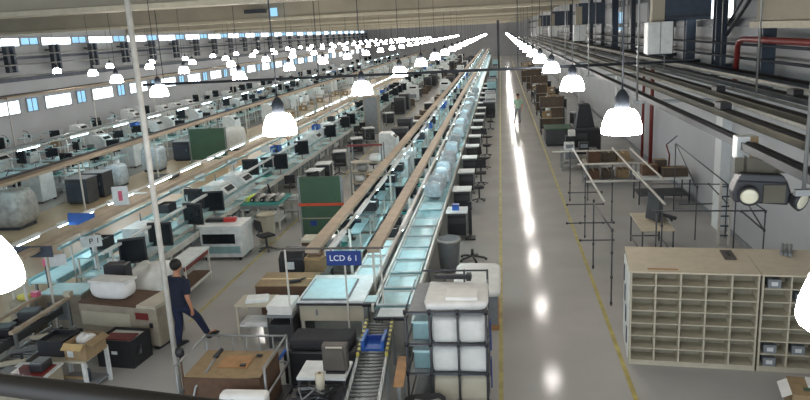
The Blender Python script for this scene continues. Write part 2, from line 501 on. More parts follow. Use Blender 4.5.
for k in range(4):
    y = 19.5 + 18.5 * k
    t = thing('dark_duct', '%s dark square duct under the roof girders, counted from the camera' % ordn(k + 1), 'duct', (4.55, y, 5.95), 0, 'dark roof ducts')
    MB().box(0, 0, 0, 1.3, .9, 1.05).build('casing', 'steel_blue', t)
    MB().box(0, -.47, .08, 1.2, .03, .06).build('seam', 'steel_dark', t)
    t = thing('vent_unit', '%s white vent box hanging under a dark roof duct, counted from the camera' % ordn(k + 1), 'vent', (3.93, y - .55, 5.17), 0, 'white vent boxes')
    MB().box(0, 0, 0, .6, .5, .78).build('casing', 'white_paint', t, bevel=.015)
    MB().box(0, -.255, .0, .02, .02, .78).build('seam', 'grey_metal', t)
    MB().box(0, .02, -.03, .5, .4, .04).build('grille', 'steel_dark', t)
    MB().box(0, .2, .78, .3, .3, .9).build('neck', 'girder_paint', t)
t = thing('roof_fan_unit', 'dark fan box hanging under the girder above the aisle', 'fan unit', (.1, 18.7, 6.88))
MB().box(0, 0, 0, .62, .3, .14).build('casing', 'steel_dark', t)
MB().box(0, .0, .14, .5, .25, .35).build('bracket', 'girder_paint', t)
t = thing('roof_fan_unit', 'dark slatted fan box under the far girder over the lines', 'fan unit', (-12.7, 37.2, 7.4))
MB().box(0, 0, 0, 1.1, .4, .2).build('casing', 'steel_dark', t)
MB().box(1.0, 0, -.2, .35, .1, .42).build('light_panel', 'window_blue', t)
tag(MB().box(-.3, 110, 0, .35, .35, 8.0).build('slim_column', 'steel_dark'), 'slim dark column far away where the aisle ends', 'column')
# dark roof brackets on the window wall
for k in range(28):
    y = 36 + 4.6 * k
    t = thing('wall_bracket', '%s dark steel bracket on the window wall, counted from the camera' % ordn(k + 1), 'bracket', (-29.6, y, 4.85), 0, 'dark steel wall brackets')
    MB().box(0, -.28, 0, .28, .26, 1.6).build('plate', 'steel_dark', t)
    MB().box(0, .3, 0, .28, .2, 1.6).build('plate', 'steel_blue', t)
    MB().box(0, 0, .1, .1, .5, .12).build('tie', 'steel_dark', t)
    MB().box(-.3, 0, 1.2, .5, .5, .1).build('wall_arm', 'steel_dark', t)
for k, z in enumerate((4.6, 5.3, 5.9)):
    tag(MB().tube([(-28.9, 30, z), (-28.9, 160, z)], .05, 6).build('wall_pipe', 'pipe_grey'), ['lowest', 'middle', 'top'][k] + ' grey pipe along the window wall', 'pipe')
# ---------------------------------------------------------------- kit for the production lines
def make_bench():
    t = thing('workbench', '', 'workbench')
    MB().box(0, 0, .80, 1.0, 1.5, .04).build('tabletop', 'cyan_white', t)
    for sx in (-.45, .45):
        for sy in (-.7, .7):
            MB().box(sx, sy, 0, .045, .045, .80).build('leg', 'pipe_white', t)
    MB().box(0, 0, .25, .9, 1.4, .03).build('lower_shelf', 'grey_metal', t)
    MB().box(-.3, 0, 1.25, .3, 1.45, .03).build('upper_shelf', 'cyan_metal', t)
    MB().box(-.44, -.68, .84, .04, .04, .42).build('shelf_post', 'pipe_white', t)
    MB().box(-.44, .68, .84, .04, .04, .42).build('shelf_post', 'pipe_white', t)
    return t
BENCH = Proto(make_bench)
def make_monitor():
    t = thing('monitor', '', 'monitor')
    MB().box(0, 0, 0, .2, .24, .02).build('foot', 'black_plastic', t)
    MB().box(0, .02, .02, .05, .04, .16).build('neck', 'black_plastic', t)
    MB().box(0, 0, .12, .56, .05, .42).build('casing', 'black_plastic', t, bevel=.01)
    MB().box(0, -.028, .15, .5, .006, .35).build('screen', 'screen', t)
    return t
MON = Proto(make_monitor)
def make_stand_monitor():
    t = thing('test_screen', '', 'screen')
    MB().box(0, 0, 0, .05, .05, .55).build('post', 'grey_metal', t)
    MB().box(0, 0, 0, .3, .3, .015).build('foot', 'grey_metal', t)
    MB().box(0, 0, .2, .62, .07, .62).build('casing', 'black_plastic', t, bevel=.012)
    MB().box(0, -.038, .25, .54, .006, .52).build('screen', 'screen', t)
    return t
TSC = Proto(make_stand_monitor)
def make_machine():
    t = thing('test_machine', '', 'machine')
    MB().box(0, 0, .08, .95, .85, .72).build('cabinet', 'white_paint', t, bevel=.015)
    MB().prism([(-.42, .8), (.42, .8), (.42, 1.4), (-.1, 1.4), (-.42, 1.1)], 'x', -.45, .45).build('hood', 'white_paint', t)
    MB().box(0, -.43, .3, .6, .012, .35).build('front_door', 'grey_plastic', t)
    MB().box(0, -.32, 1.14, .6, .02, .18, rx=-.78).build('window', 'screen', t)
    for sx in (-.4, .4):
        for sy in (-.35, .35): MB().box(sx, sy, 0, .08, .08, .08).build('foot', 'black_plastic', t)
    MB().tube([(.36, .3, 1.4), (.36, .3, 1.62)], .02, 6).build('signal_rod', 'grey_metal', t)
    return t
MACH = Proto(make_machine)
def make_stool():
    t = thing('stool', '', 'stool')
    MB().lathe([(.05, .46), (.17, .47), (.19, .5), (.17, .54), (.05, .55)], n=14).build('seat', 'dark_fabric', t)
    MB().tube([(0, 0, .08), (0, 0, .46)], .03, 8).build('post', 'pipe_black', t)
    for k in range(5):
        a = 2 * PI * k / 5
        MB().tube([(0, 0, .1), (.26 * math.cos(a), .26 * math.sin(a), .03)], .022, 6).build('leg', 'pipe_black', t)
    return t
STOOL = Proto(make_stool)
def make_chair():
    t = thing('work_chair', '', 'chair')
    MB().box(0, 0, .44, .42, .42, .06).build('seat', 'dark_fabric', t, bevel=.02)
    MB().box(0, .22, .62, .4, .05, .34, rx=-.12).build('backrest', 'dark_fabric', t, bevel=.02)
    MB().box(0, .22, .44, .06, .025, .3).build('back_bar', 'pipe_black', t)
    MB().tube([(0, 0, .08), (0, 0, .44)], .03, 8).build('post', 'pipe_black', t)
    for k in range(5):
        a = 2 * PI * k / 5 + .3
        MB().tube([(0, 0, .11), (.28 * math.cos(a), .28 * math.sin(a), .03)], .022, 6).build('leg', 'pipe_black', t)
    return t
CHAIR = Proto(make_chair)
def make_trolley():
    t = thing('trolley', '', 'trolley')
    MB().box(0, 0, .80, .62, .75, .035).build('top', 'white_paint', t)
    MB().box(0, 0, .14, .58, .7, .6).build('body', 'black_plastic', t)
    MB().box(0, -.36, .5, .5, .012, .16).build('drawer', 'tray_dark', t)
    for sx in (-.28, .28):
        for sy in (-.34, .34):
            MB().box(sx, sy, .12, .03, .03, .68).build('post', 'grey_metal', t)
            MB().tube([(sx - .015, sy, .05), (sx + .015, sy, .05)], .05, 10).build('wheel', 'black_plastic', t)
            MB().box(sx, sy, .09, .02, .05, .05).build('caster_fork', 'grey_metal', t)
    return t
TROL = Proto(make_trolley)
def make_tray():
    t = thing('panel_tray', '', 'tray')
    MB().box(0, 0, 0, .56, .62, .03).build('base', 'cyan_metal', t)
    for (x, y, a, b) in ((0, -.3, .56, .02), (0, .3, .56, .02), (-.27, 0, .02, .62), (.27, 0, .02, .62)):
        MB().box(x, y, .03, a, b, .03).build('rim', 'white_paint', t)
    MB().box(0, 0, .03, .46, .5, .015).build('panel', 'cyan_white', t)
    return t
TRAY = Proto(make_tray)
def bagproto(seed, m='bag'):
    def fn():
        t = thing('bagged_screen', '', 'bagged screen')
        MB().lump(0, 0, .06, .5, .26, .5, seed, .09, foot=.3, nu=24, nv=12, sq=.42).build('plastic_bag', m, t)
        MB().box(0, 0, 0, .3, .24, .03).build('foot', 'grey_plastic', t)
        MB().box(0, 0, .03, .08, .06, .14).build('neck', 'grey_plastic', t)
        return t
    return Proto(fn)
BAGS = [bagproto(s) for s in (3, 9)]
def make_cart_box():
    t = thing('parts_bin', '', 'bin')
    b = MB()
    b.box(0, 0, 0, .5, .36, .02)
    for (x, y, a, c) in ((0, -.17, .5, .02), (0, .17, .5, .02), (-.24, 0, .02, .32), (.24, 0, .02, .32)): b.box(x, y, .02, a, c, .22)
    b.build('shell', 'blue_plastic', t)
    MB().box(0, 0, .02, .45, .31, .12).build('contents', 'grey_plastic', t)
    return t
PBIN = Proto(make_cart_box)
def make_black_bin():
    t = thing('parts_bin', '', 'bin')
    b = MB()
    b.box(0, 0, 0, .5, .36, .02)
    for (x, y, a, c) in ((0, -.17, .5, .02), (0, .17, .5, .02), (-.24, 0, .02, .32), (.24, 0, .02, .32)): b.box(x, y, .02, a, c, .22)
    b.build('shell', 'black_plastic', t)
    MB().box(0, 0, .02, .45, .31, .15).build('contents', 'foam', t)
    return t
KBIN = Proto(make_black_bin)
def make_carton():
    t = thing('carton', '', 'carton')
    MB().box(0, 0, 0, .55, .42, .36).build('body', 'cardboard', t)
    MB().box(0, 0, .36, .07, .42, .004).build('tape', 'tape', t)
    MB().box(.1, -.212, .12, .16, .004, .12).build('paper_label', 'white_paint', t)
    return t
CARTON = Proto(make_carton)
def make_panelcard():
    t = thing('hanging_card', '', 'card')
    MB().box(0, 0, 0, .34, .012, .26).build('card', 'white_paint', t)
    MB().box(-.13, .0, .26, .01, .01, .14).build('hook', 'grey_metal', t)
    MB().box(.13, .0, .26, .01, .01, .14).build('hook', 'grey_metal', t)
    return t
CARD = Proto(make_panelcard)
def make_jig():
    t = thing('desk_jig', '', 'jig')
    MB().box(0, 0, 0, .42, .5, .05).build('base', 'teal_mat', t)
    MB().box(0, .16, .05, .36, .12, .2).build('block', 'grey_metal', t)
    MB().tube([(-.12, .16, .25), (-.12, .1, .42), (0, -.06, .45)], .02, 6).build('arm', 'pipe_white', t)
    MB().box(.1, -.1, .05, .14, .18, .05).build('part_holder', 'black_plastic', t)
    return t
JIG = Proto(make_jig)

def make_frame():
    t = thing('portal_fixture', '', 'fixture')
    for s in (-.3, .3):
        MB().box(0, s, 0, .05, .05, .62).build('post', 'white_paint', t)
        MB().box(0, s, 0, .2, .09, .03).build('foot', 'grey_metal', t)
    MB().box(0, 0, .58, .07, .66, .06).build('crossbeam', 'cyan_metal', t)
    MB().box(.05, .1, .4, .08, .12, .18).build('tool_head', 'black_plastic', t)
    MB().tube([(.05, .1, .64), (0, 0, .8), (-.1, -.15, .85)], .015, 6).build('cable', 'black_plastic', t)
    return t
FRAME = Proto(make_frame)
def make_dev():
    t = thing('bench_device', '', 'device')
    MB().box(0, 0, 0, .38, .3, .24).build('casing', 'white_paint', t, bevel=.012)
    MB().box(-.05, -.152, .07, .2, .006, .11).build('display', 'screen', t)
    MB().box(.13, -.152, .07, .05, .006, .11).build('keys', 'teal_mat', t)
    MB().box(0, 0, .24, .3, .22, .02).build('lid', 'cyan_metal', t)
    return t
DEV = Proto(make_dev)
def make_dcarton():
    t = thing('carton', '', 'carton')
    MB().box(0, 0, 0, .55, .42, .36).build('body', 'carton_grey', t)
    MB().box(0, 0, .36, .07, .42, .004).build('tape', 'tape', t)
    return t
DCART = Proto(make_dcarton)

def conveyor(x, y0, y1, z, wd, label, side='pipe_white', bed='cyan_metal', rollers=False, step=3.0):
    t = thing('conveyor', label, 'conveyor', (x, y0, 0))
    L = y1 - y0
    MB().box(0, L / 2, z - .06, wd - .08, L, .05).build('bed', bed, t)
    for s in (-1, 1): MB().box(s * wd / 2, L / 2, z - .1, .05, L, .15).build('side_rail', side, t)
    k = .2
    while k < L:
        for s in (-1, 1): MB().box(s * (wd / 2 - .02), k, 0, .05, .05, z - .1).build('leg', 'grey_metal', t)
        k += step
    if rollers:
        r = MB(); k = .1
        while k < L - .05:
            r.tube([(-wd / 2 + .03, k, z - .01), (wd / 2 - .03, k, z - .01)], .022, 6); k += .11
        r.build('rollers', 'grey_metal', t)
    return t

def station(line, x, y, rz, rr, dense=1.0, scr=.75, seat=.85):
    """one stretch of a production line: bench and what stands on it, each a thing of its own"""
    def lab(what): return '%s %s from the camera, %s' % (nth((what, line)), what, line)
    ca, sa = math.cos(rz), math.sin(rz)
    def at(u, v): return (x + ca * u - sa * v, y + sa * u + ca * v)
    b = rr.random()
    if b < .2:
        p = at(0, 0)
        MACH.put((p[0], p[1], 0), rz + PI / 2, lab('dark windowed white machine'), 'test machines ' + line)
    else:
        BENCH.put((x, y, 0), rz, lab('pale cyan workbench'), 'workbenches ' + line)
        if rr.random() < scr * dense:
            p = at(-.02, rr.uniform(-.15, .15) - .35)
            (MON if rr.random() < .5 else TSC).put((p[0], p[1], .84), rr.uniform(-.5, .7), lab('dark bench screen'), 'dark screens ' + line)
        if rr.random() < .6 * dense:
            p = at(.25, .4)
            JIG.put((p[0], p[1], .84), rz + rr.uniform(-.2, .2), lab('teal bench jig'), 'teal jigs ' + line)
        if rr.random() < .45 * dense:
            p = at(-.3, .15)
            (KBIN if rr.random() < .6 else PBIN).put((p[0], p[1], 1.28), rz + PI / 2, lab('upper shelf parts bin'), 'parts bins ' + line)
    if b >= .2 and rr.random() < .6 * dense:
        p = at(-.25, rr.uniform(-.35, .35))
        FRAME.put((p[0], p[1], .84), rz + rr.uniform(-.1, .1), lab('white portal fixture'), 'portal fixtures ' + line)
    if b >= .2 and rr.random() < .6 * dense:
        p = at(rr.uniform(0, .3), rr.uniform(-.1, .2))
        DEV.put((p[0], p[1], .84), rz + PI / 2 + rr.uniform(-.3, .3), lab('pale bench device'), 'bench devices ' + line)
    if rr.random() < .5 * dense and (y > 23 or seat < 1):
        p = at(seat, rr.uniform(-.3, .3))
        (STOOL if rr.random() < .6 else CHAIR).put((p[0], p[1], 0), rr.uniform(0, 6), lab('dark bench seat'), 'dark seats ' + line)

# ---- line under the blue sign: two rails, desks between and the pale conveyor
LN1 = 'on the line under the blue sign'
conveyor(-2.15, 12.7, 150, .86, .8, 'long pale cyan conveyor running past the grey waste bin', rollers=False)
conveyor(-3.05, 14.5, 150, .78, .5, 'inner conveyor running between the two beige trunkings', bed='grey_metal')
rr = random.Random(19)
y = 61
while y < 146:
    (FRAME if rr.random() < .5 else DEV).put((-3.05, y, .78), rr.uniform(-.3, .3), '%s pale device far along the inner conveyor' % nth('fdv'), 'devices far along the inner conveyor')
    y += 2.6
rr = random.Random(29)
y = 33
while y < 150:
    for (x, sd) in ((-5.35, 'right'), (-7.75, 'left')):
        if x < -7 and y < 50: continue
        q = rr.random(); xx = x + rr.uniform(-.15, .15); yy = y + rr.uniform(-.8, .8)
        wh = 'at the side aisle edge, %s line side' % ('sign' if sd == 'right' else 'window')
        if q < .3:
            t = thing('parts_locker', '%s dark locker %s' % (nth(('dl', sd)), wh), 'locker', (xx, yy, 0), 0, 'dark lockers ' + wh)
            MB().box(0, 0, .06, .8, .9, 1.2).build('body', 'tray_dark', t)
            MB().box(0, -.46, .15, .7, .015, .9).build('door', 'black_plastic', t)
            MB().box(0, 0, 0, .7, .8, .06).build('plinth', 'black_plastic', t)
        elif q < .55: MACH.put((xx, yy, 0), rr.choice((0, PI / 2)), '%s white machine %s' % (nth(('wm', sd)), wh), 'white machines ' + wh)
        elif q < .8: TROL.put((xx, yy, 0), rr.uniform(0, 3), '%s trolley %s' % (nth(('wt', sd)), wh), 'trolleys ' + wh)
        else: DCART.put((xx, yy, 0), rr.uniform(0, 3), '%s grey brown carton %s' % (nth(('wc', sd)), wh), 'cartons ' + wh, (1.3, 1.3, 1.6))
    y += 3.4
rr = random.Random(11)
y = 17.2; k = 0
while y < 150:
    station(LN1, -3.95, y, PI, rr, 1.0)
    y += 1.85 if y < 45 else (2.3 if y < 80 else 4.2)
y = 13.1; k = 0
while y < 19.6:
    TRAY.put((-2.15, y, .86), 0, '%s pale panel tray on the cyan conveyor from the camera' % nth('tr'), 'trays on the cyan conveyor', (1.2, 1.2, 1))
    y += .95
y = 20.6
while y < 60:
    if rr.random() < .8:
        BAGS[rr.randrange(2)].put((-2.1 + rr.uniform(-.06, .06), y, .86), rr.uniform(-.5, .5), '%s plastic bagged screen on the cyan conveyor from the camera' % nth('bg'), 'bagged screens on the conveyor')
    else:
        TRAY.put((-2.15, y, .86), 0, '%s pale panel tray on the cyan conveyor from the camera' % nth('tr'), 'trays on the cyan conveyor')
    y += 1.15 if y < 40 else 1.7
y = 14.9
for k in range(4):
    TRAY.put((-3.05, 14.9 + .75 * k, .78), 0, '%s pale panel tray on the inner conveyor from the camera' % ordn(k + 1), 'trays on the inner conveyor', (.85, 1, 1))
y = 17.9
while y < 60:
    c = rr.random()
    lab = '%s from the camera between the two beige trunkings'
    p = (-3.05 + rr.uniform(-.05, .05), y, .78)
    if c < .45: MON.put(p, rr.uniform(-.3, .3), lab % (nth('m1') + ' black screen'), 'black screens between the trunkings')
    elif c < .75: JIG.put(p, 0, lab % (nth('j1') + ' teal jig'), 'teal jigs between the trunkings')
    else: KBIN.put(p, 0, lab % (nth('k1') + ' black bin of foam parts'), 'black bins between the trunkings')
    y += 1.25 if y < 35 else 2.1
# trolleys, seats along the aisle
for k, y in enumerate((20.4, 23.3, 26.4, 29.4, 32.4, 35.5, 38.6, 41.7, 45, 48.5, 52, 56, 60, 65, 70)):
    TROL.put((-1.36, y, 0), 0, '%s white topped dark trolley beside the cyan conveyor from the camera' % ordn(k + 1), 'white topped trolleys by the aisle')
for k, (x, y) in enumerate(((-.86, 27.7), (-.85, 24.9), (-.8, 31.0), (-.75, 34.2), (-.8, 37.3), (-.7, 43.4), (-.7, 46.7))):
    (CHAIR if k % 2 == 0 else STOOL).put((x, y, 0), .6 * k, '%s dark seat standing at the aisle edge past the grey bin, counted from the camera' % ordn(k + 1), 'dark seats at the aisle edge')
t = thing('blue_box', 'blue box on the white topped trolley nearest the grey bin', 'box', (-1.4, 20.4, .835))
MB().box(0, 0, 0, .2, .2, .14).build('body', 'blue_plastic', t)
MB().box(0, 0, .14, .21, .21, .03).build('lid', 'blue_sign', t)
t = thing('upright_board', 'dark upright board standing beside the trolley with blue box', 'board', (-.98, 20.2, 0))
MB().box(0, 0, .12, .1, .06, 1.0).build('board', 'black_plastic', t)
MB().box(0, 0, 0, .3, .4, .04).build('foot', 'black_plastic', t)
MB().box(0, 0, .04, .05, .05, .1).build('stem', 'pipe_black', t)
t = thing('chair_base', 'dark low wheeled chair base on the floor near the aisle line', 'chair base', (-.85, 18.2, 0))
MB().tube([(0, 0, .1), (0, 0, .3)], .04, 8).build('hub', 'pipe_black', t)
for k in range(5):
    a = 2 * PI * k / 5
    MB().tube([(0, 0, .12), (.34 * math.cos(a), .34 * math.sin(a), .06)], .03, 6).build('leg', 'pipe_black', t)
    MB().lathe([(.015, 0), (.035, .012), (.035, .048), (.015, .06)], .36 * math.cos(a), .36 * math.sin(a), 0, 8).build('wheel', 'black_plastic', t)
t = thing('waste_bin', 'tall round grey plastic bin beside the cyan conveyor', 'bin', (-1.4, 17.3, 0))
MB().lathe([(.2, 0), (.23, .02), (.29, .82), (.31, .84), (.31, .87), (.27, .87), (.22, .06), (.02, .05)], n=22, cap=False).build('shell', 'grey_plastic', t)
MB().lathe([(.30, .80), (.32, .81), (.32, .88), (.30, .88)], n=22, cap=False).build('rim', 'bag_grey', t)

for k, (x, y, q) in enumerate(((-.85, 50, 0), (-.8, 54, 1), (-.9, 58.5, 0), (-.8, 63, 2), (-.85, 68, 1), (-.8, 74, 0), (-.85, 80, 2), (-.8, 88, 1), (-.85, 97, 0), (-.8, 106, 2))):
    t = thing('parts_locker', '%s bulky parts locker at the aisle edge past the trolleys' % ordn(k + 1), 'locker', (x, y, 0), 0, 'parts lockers at the aisle edge')
    MB().box(0, 0, .06, .8, 1.2, 1.0 + .25 * q).build('body', ['tray_dark', 'white_paint', 'cyan_metal'][q], t, bevel=.02)
    MB().box(0, -.61, .15, .7, .015, .8).build('door', ['black_plastic', 'grey_plastic', 'steel_blue'][q], t)
    MB().box(0, 0, 1.06 + .25 * q, .84, 1.24, .03).build('top', 'grey_plastic', t)
    MB().box(0, 0, 0, .7, 1.1, .06).build('plinth', 'black_plastic', t)

# ---- line behind the walking man
LN2 = 'on the line behind the walking man'
rr = random.Random(23)
y = 15.4
while y < 150:
    station(LN2, -9.45, y, 0, rr, 1.1, .35, 1.3)
    y += 1.75 if y < 45 else (2.2 if y < 80 else 4.2)
y = 15.0
rr2 = random.Random(5)
while y < 70:
    c = rr2.random()
    if c > (.25 if y < 24 else .6): TSC.put((-8.74 + rr2.uniform(-.03, .03), y + rr2.uniform(-.2, .2), .80), rr2.uniform(-.3, .5), '%s black test screen on the cyan roller line from the camera' % nth('t2'), 'black test screens over the roller line')
    if c < .6: TRAY.put((-8.74, y + .75, .80), 0, '%s pale tray on the cyan roller line from the camera' % nth('tr2'), 'trays on the roller line', (.7, 1.1, 1))
    y += 1.7 if y < 40 else 2.6
conveyor(-8.74, 15.4, 150, .80, .4, 'cyan roller line running past the test screens', bed='cyan_metal')
conveyor(-10.35, 14.0, 150, .95, .7, 'pale blue belt below the bright tube row', side='cyan_metal', bed='cyan_white')
for k, (x, y, z) in enumerate(((-9.75, 15.0, 1.45), (-9.62, 13.6, 1.45), (-10.1, 20.4, 1.5), (-10.1, 22.3, 1.5), (-10.1, 25.3, 1.5), (-9.7, 28.0, 1.5))):
    CARD.put((x, y, z), .5, '%s white paper card hanging along the beige trunking, counted from the camera' % ordn(k + 1), 'white hanging cards')
t = thing('post_sign', 'white P 1 sign on a thin post beside the cyan workbenches', 'sign', (-9.62, 15.05, 0), .45)
MB().box(0, 0.02, 0, .05, .05, 1.75).build('post', 'pipe_white', t)
MB().box(0, -.015, 1.44, .32, .02, .27).build('plate', 'white_paint', t)
def text(name, s, size, m, parent, loc, rot):
    cu = bpy.data.curves.new(name, 'FONT')
    cu.body = s; cu.size = size; cu.extrude = .003; cu.align_x = 'CENTER'; cu.align_y = 'CENTER'
    cu.materials.append(MATS[m])
    o = bpy.data.objects.new(name, cu); C.objects.link(o)
    bpy.context.view_layer.update()
    me = bpy.data.meshes.new_from_object(o.evaluated_get(bpy.context.evaluated_depsgraph_get()))
    bpy.data.objects.remove(o)
    o = bpy.data.objects.new(name, me); C.objects.link(o)
    o.parent = parent; o.location = loc; o.rotation_euler = rot
    return o
text('lettering', 'P 1', .19, 'black_plastic', t, (0, -.03, 1.58), (PI / 2, 0, 0))
t = thing('post_sign', 'pinkish white notice card standing on the beige trunking', 'sign', (-9.88, 16.9, 2.0), .3)
MB().box(0, 0, 0, .4, .02, .5).build('card', 'white_paint', t)
MB().box(0, -.013, .12, .1, .006, .26).build('dark_stripe', 'pink', t)
t = thing('blue_plate', 'bright blue plate leaning by the tube row above the belt', 'plate', (-10.42, 15.9, 1.75), .35)
MB().box(0, 0, .0, .62, .03, .3, ry=.12).build('plate', 'blue_plastic', t)
MB().box(-.24, .03, .02, .16, .04, .3, ry=.12).build('dark_edge', 'blue_sign', t)
t = thing('end_plate', 'purple grey end board closing the tube row', 'board', (-10.05, 13.2, 1.78), .0)
MB().box(0, 0, 0, 1.25, .03, .24).build('board', 'tray_blue', t)
MB().box(.45, 0, -1.78, .04, .04, 1.78).build('post', 'pipe_white', t)
MB().box(-.45, 0, -1.78, .04, .04, 1.78).build('post', 'pipe_white', t)

for k, (x, z, m) in enumerate(((-8.935, 1.06, 'cyan_metal'), (-8.935, 1.5, 'white_paint'), (-9.98, 1.62, 'cyan_metal'))):
    t = thing('guide_rail', ['lowest pale rail along the cyan workbenches behind the walking man', 'white middle rail along the cyan workbenches behind the walking man', 'upper pale rail along the cyan workbenches under the beige trunking'][k], 'rail', (x, 14.2, 0))
    MB().box(0, 25, z, .07, 50, .06).build('rail', m, t)
    for q in range(9): MB().box(0, .3 + 6 * q + .08 * k, 0, .03, .03, z).build('post', 'pipe_white', t)

# ---- far lines
for (ln, x, y0, y1, st, seed) in (('beyond the brown floor', -18.9, 22.5, 150, 1.9, 31), ('among the middle machines below the windows', -21.9, 28, 150, 2.1, 41),
                                  ('in the row closest to the window wall', -26.6, 35, 150, 2.3, 51)):
    rr = random.Random(seed)
    y = y0
    while y < y1:
        station(ln, x, y, PI if x > -19 else 0, rr, .9)
        if rr.random() < .5 and (x < -19 or y > 37):
            q = rr.uniform(0, 1)
            px = x - 1.8 if x < -19 else x + 1.7
            if q < .4: CARTON.put((px, y, 0), rr.uniform(-.2, .2), '%s floor carton from the camera, %s' % (nth(('ct', ln)), ln), 'cartons ' + ln)
            else: MACH.put((px, y + .3, 0), PI / 2, '%s white rear machine from the camera, %s' % (nth(('rm', ln)), ln), 'rear machines ' + ln)
        y += st if y < 85 else st * 1.9
conveyor(-20.3, 24, 150, .85, .6, 'pale conveyor behind the machines beyond the brown floor')
# things standing on the brown floor side
def covered(x, y, w_, d, h, label, seed, m='bag_grey'):
    t = thing('covered_machine', label, 'covered machine', (x, y, 0))
    MB().lump(0, 0, .06, w_, d, h - .06, seed, .05, nu=24, nv=10, sq=.35, foot=.08).build('plastic_cover', m, t)
    MB().box(0, 0, 0, w_ * .8, d * .8, .1).build('base', 'steel_dark', t)
    return t
covered(-17.2, 22.3, 1.35, 1.2, 1.35, 'big grey plastic covered machine at the picture edge by the brown floor', 5)
covered(-17.0, 29.0, .8, .9, 1.0, 'pale sheeted machine standing on the brown floor under the beige rail', 8, 'bag')
covered(-17.0, 32.6, 1.0, .9, 1.2, 'second pale sheeted machine further along the brown floor', 9, 'bag')
covered(-15.0, 38.5, 1.0, .9, 1.3, 'small pale sheeted machine past the green board', 12, 'cloth_white')
for k, y in enumerate((24.4, 25.6, 34.0)):
    t = thing('dark_cabinet', '%s dark low cabinet on the brown floor, counted from the camera' % ordn(k + 1), 'cabinet', (-16.8, y + 1.6, 0))
    MB().box(0, 0, .06, .9, .8, .95).build('body', 'tray_dark', t, bevel=.01)
    MB().box(0, -.41, .15, .8, .015, .7).build('door', 'tray_blue', t)
    MB().box(.3, -.425, .5, .03, .02, .14).build('handle', 'grey_metal', t)
    MB().box(0, 0, 1.01, .95, .85, .03).build('top', 'grey_plastic', t)
    MB().box(0, 0, 0, .8, .7, .06).build('plinth', 'black_plastic', t)
t = thing('pallet', 'dark pallet lying on the brown floor beside the sheeted machine', 'pallet', (-15.6, 30.6, 0))
MB().box(0, 0, .1, 1.2, .9, .03).build('deck', 'tray_dark', t)
for s in (-.5, 0, .5): MB().box(s, 0, 0, .1, .9, .1).build('runner', 'tray_dark', t)
for k, (x, y) in enumerate(((-13.6, 44), (-13.9, 50), (-14.2, 56), (-13.4, 62), (-13.5, 70))):
    t = thing('storage_rack', '%s grey storage rack on the brown floor, counted from the camera' % ordn(k + 1), 'rack', (x, y, 0))
    for z in (.3, .9, 1.5): MB().box(0, 0, z, 1.3, .6, .03).build('shelf', 'beige_metal', t)
    for sx in (-.62, .62):
        for sy in (-.28, .28): MB().box(sx, sy, 0, .05, .05, 1.8).build('post', 'grey_metal', t)
    CARTON.put((x - .3, y, .93), 0, '%s carton on a grey rack of the brown floor, counted from the camera' % nth('rk'), 'cartons on the grey racks')
    CARTON.put((x + .3, y, .33), 0, '%s carton on a low rack shelf of the brown floor' % nth('rk2'), 'cartons on the grey racks')
t = thing('green_board', 'wide green partition board on the brown floor near the wide rail', 'partition', (-15.0, 34.6, 0))
MB().box(0, 0, .15, 2.0, .06, 1.6).build('board', 'green_board', t)
for s in (-.97, .97):
    MB().box(s, 0, 0, .06, .08, 1.8).build('post', 'grey_metal', t)
    MB().box(s, 0, 0, .08, .6, .05).build('foot', 'grey_metal', t)
# ---------------------------------------------------------------- slim pole and railing close to the camera
t = thing('tall_pole', 'tall slim white pole rising from floor to roof beside the walking man', 'pole', (-5.57, 10.5, 0))
MB().tube([(0, 0, .08), (0, 0, 8.0)], .045, 12).build('shaft', 'pipe_white', t)
MB().lathe([(.11, 0), (.11, .1), (.075, .14)], n=14).build('foot', 'black_plastic', t)
t = thing('guard_rail', 'dark guard rail crossing the lower corner just below the viewpoint', 'rail', (0, 0, 0))
MB().tube([(-1.9, 1.61, 5.185), (-.35, 1.33, 5.185)], .03, 10).build('top_bar', 'rail_dark', t)
MB().tube([(-1.9, 1.61, 5.185), (-1.9, 1.61, 4.2)], .03, 10).build('post', 'tray_olive', t)
MB().tube([(-1.9, 1.61, 4.65), (-.35, 1.33, 4.65)], .025, 10).build('lower_bar', 'tray_olive', t)

# ---------------------------------------------------------------- blue sign, end desk and the front of the line
t = thing('line_sign', 'blue hanging sign with white letters LCD 6 1', 'sign', (-3.3, 12.72, 0))
for s in (-.92, .25, .96):
    MB().box(s, 0.03, 0, .03, .03, 2.04).build('post', 'pipe_white', t)
MB().box(.02, .03, 2.03, 2.0, .03, .035).build('cross_bar', 'monitor_grey', t)
p = MB().box(.25, -.02, 1.72, .68, .03, .29).build('plate', 'blue_sign', t, bevel=.006)
text('lettering', 'LCD 6 1', .16, 'white_text', p, (.25, -.037, 1.865), (PI / 2, 0, 0))
MB().box(.0, .02, 2.0, .03, .03, .05).build('clip', 'grey_metal', t)
MB().box(.5, .02, 2.0, .03, .03, .05).build('clip', 'grey_metal', t)
t = thing('end_desk', 'white desk with panels closing the line below the blue sign', 'desk', (-3.42, 13.5, 0))
MB().box(0, .1, .89, 1.36, 1.55, .05).build('top', 'white_paint', t, bevel=.008)
MB().box(0, -.6, .5, 1.3, .04, .39).build('front_panel', 'cabinet_cream', t)
MB().box(-.3, -.625, .62, .05, .01, .12).build('latch', 'grey_plastic', t)
MB().box(0, -.69, .86, 1.36, .06, .03).build('dark_edge', 'black_plastic', t)
for sx in (-.62, .62):
    for sy in (-.55, .75): MB().box(sx, sy, 0, .06, .06, .89).build('leg', 'pipe_white', t)
def panel(x, y, z, a, b, rz, label, tilt=.0):
    t = thing('display_panel', label, 'panel', (x, y, z), rz)
    MB().box(0, 0, 0, a, b, .03).build('frame', 'grey_plastic', t)
    MB().box(0, 0, .03, a - .06, b - .06, .008).build('glass', 'cyan_white', t)
    return t
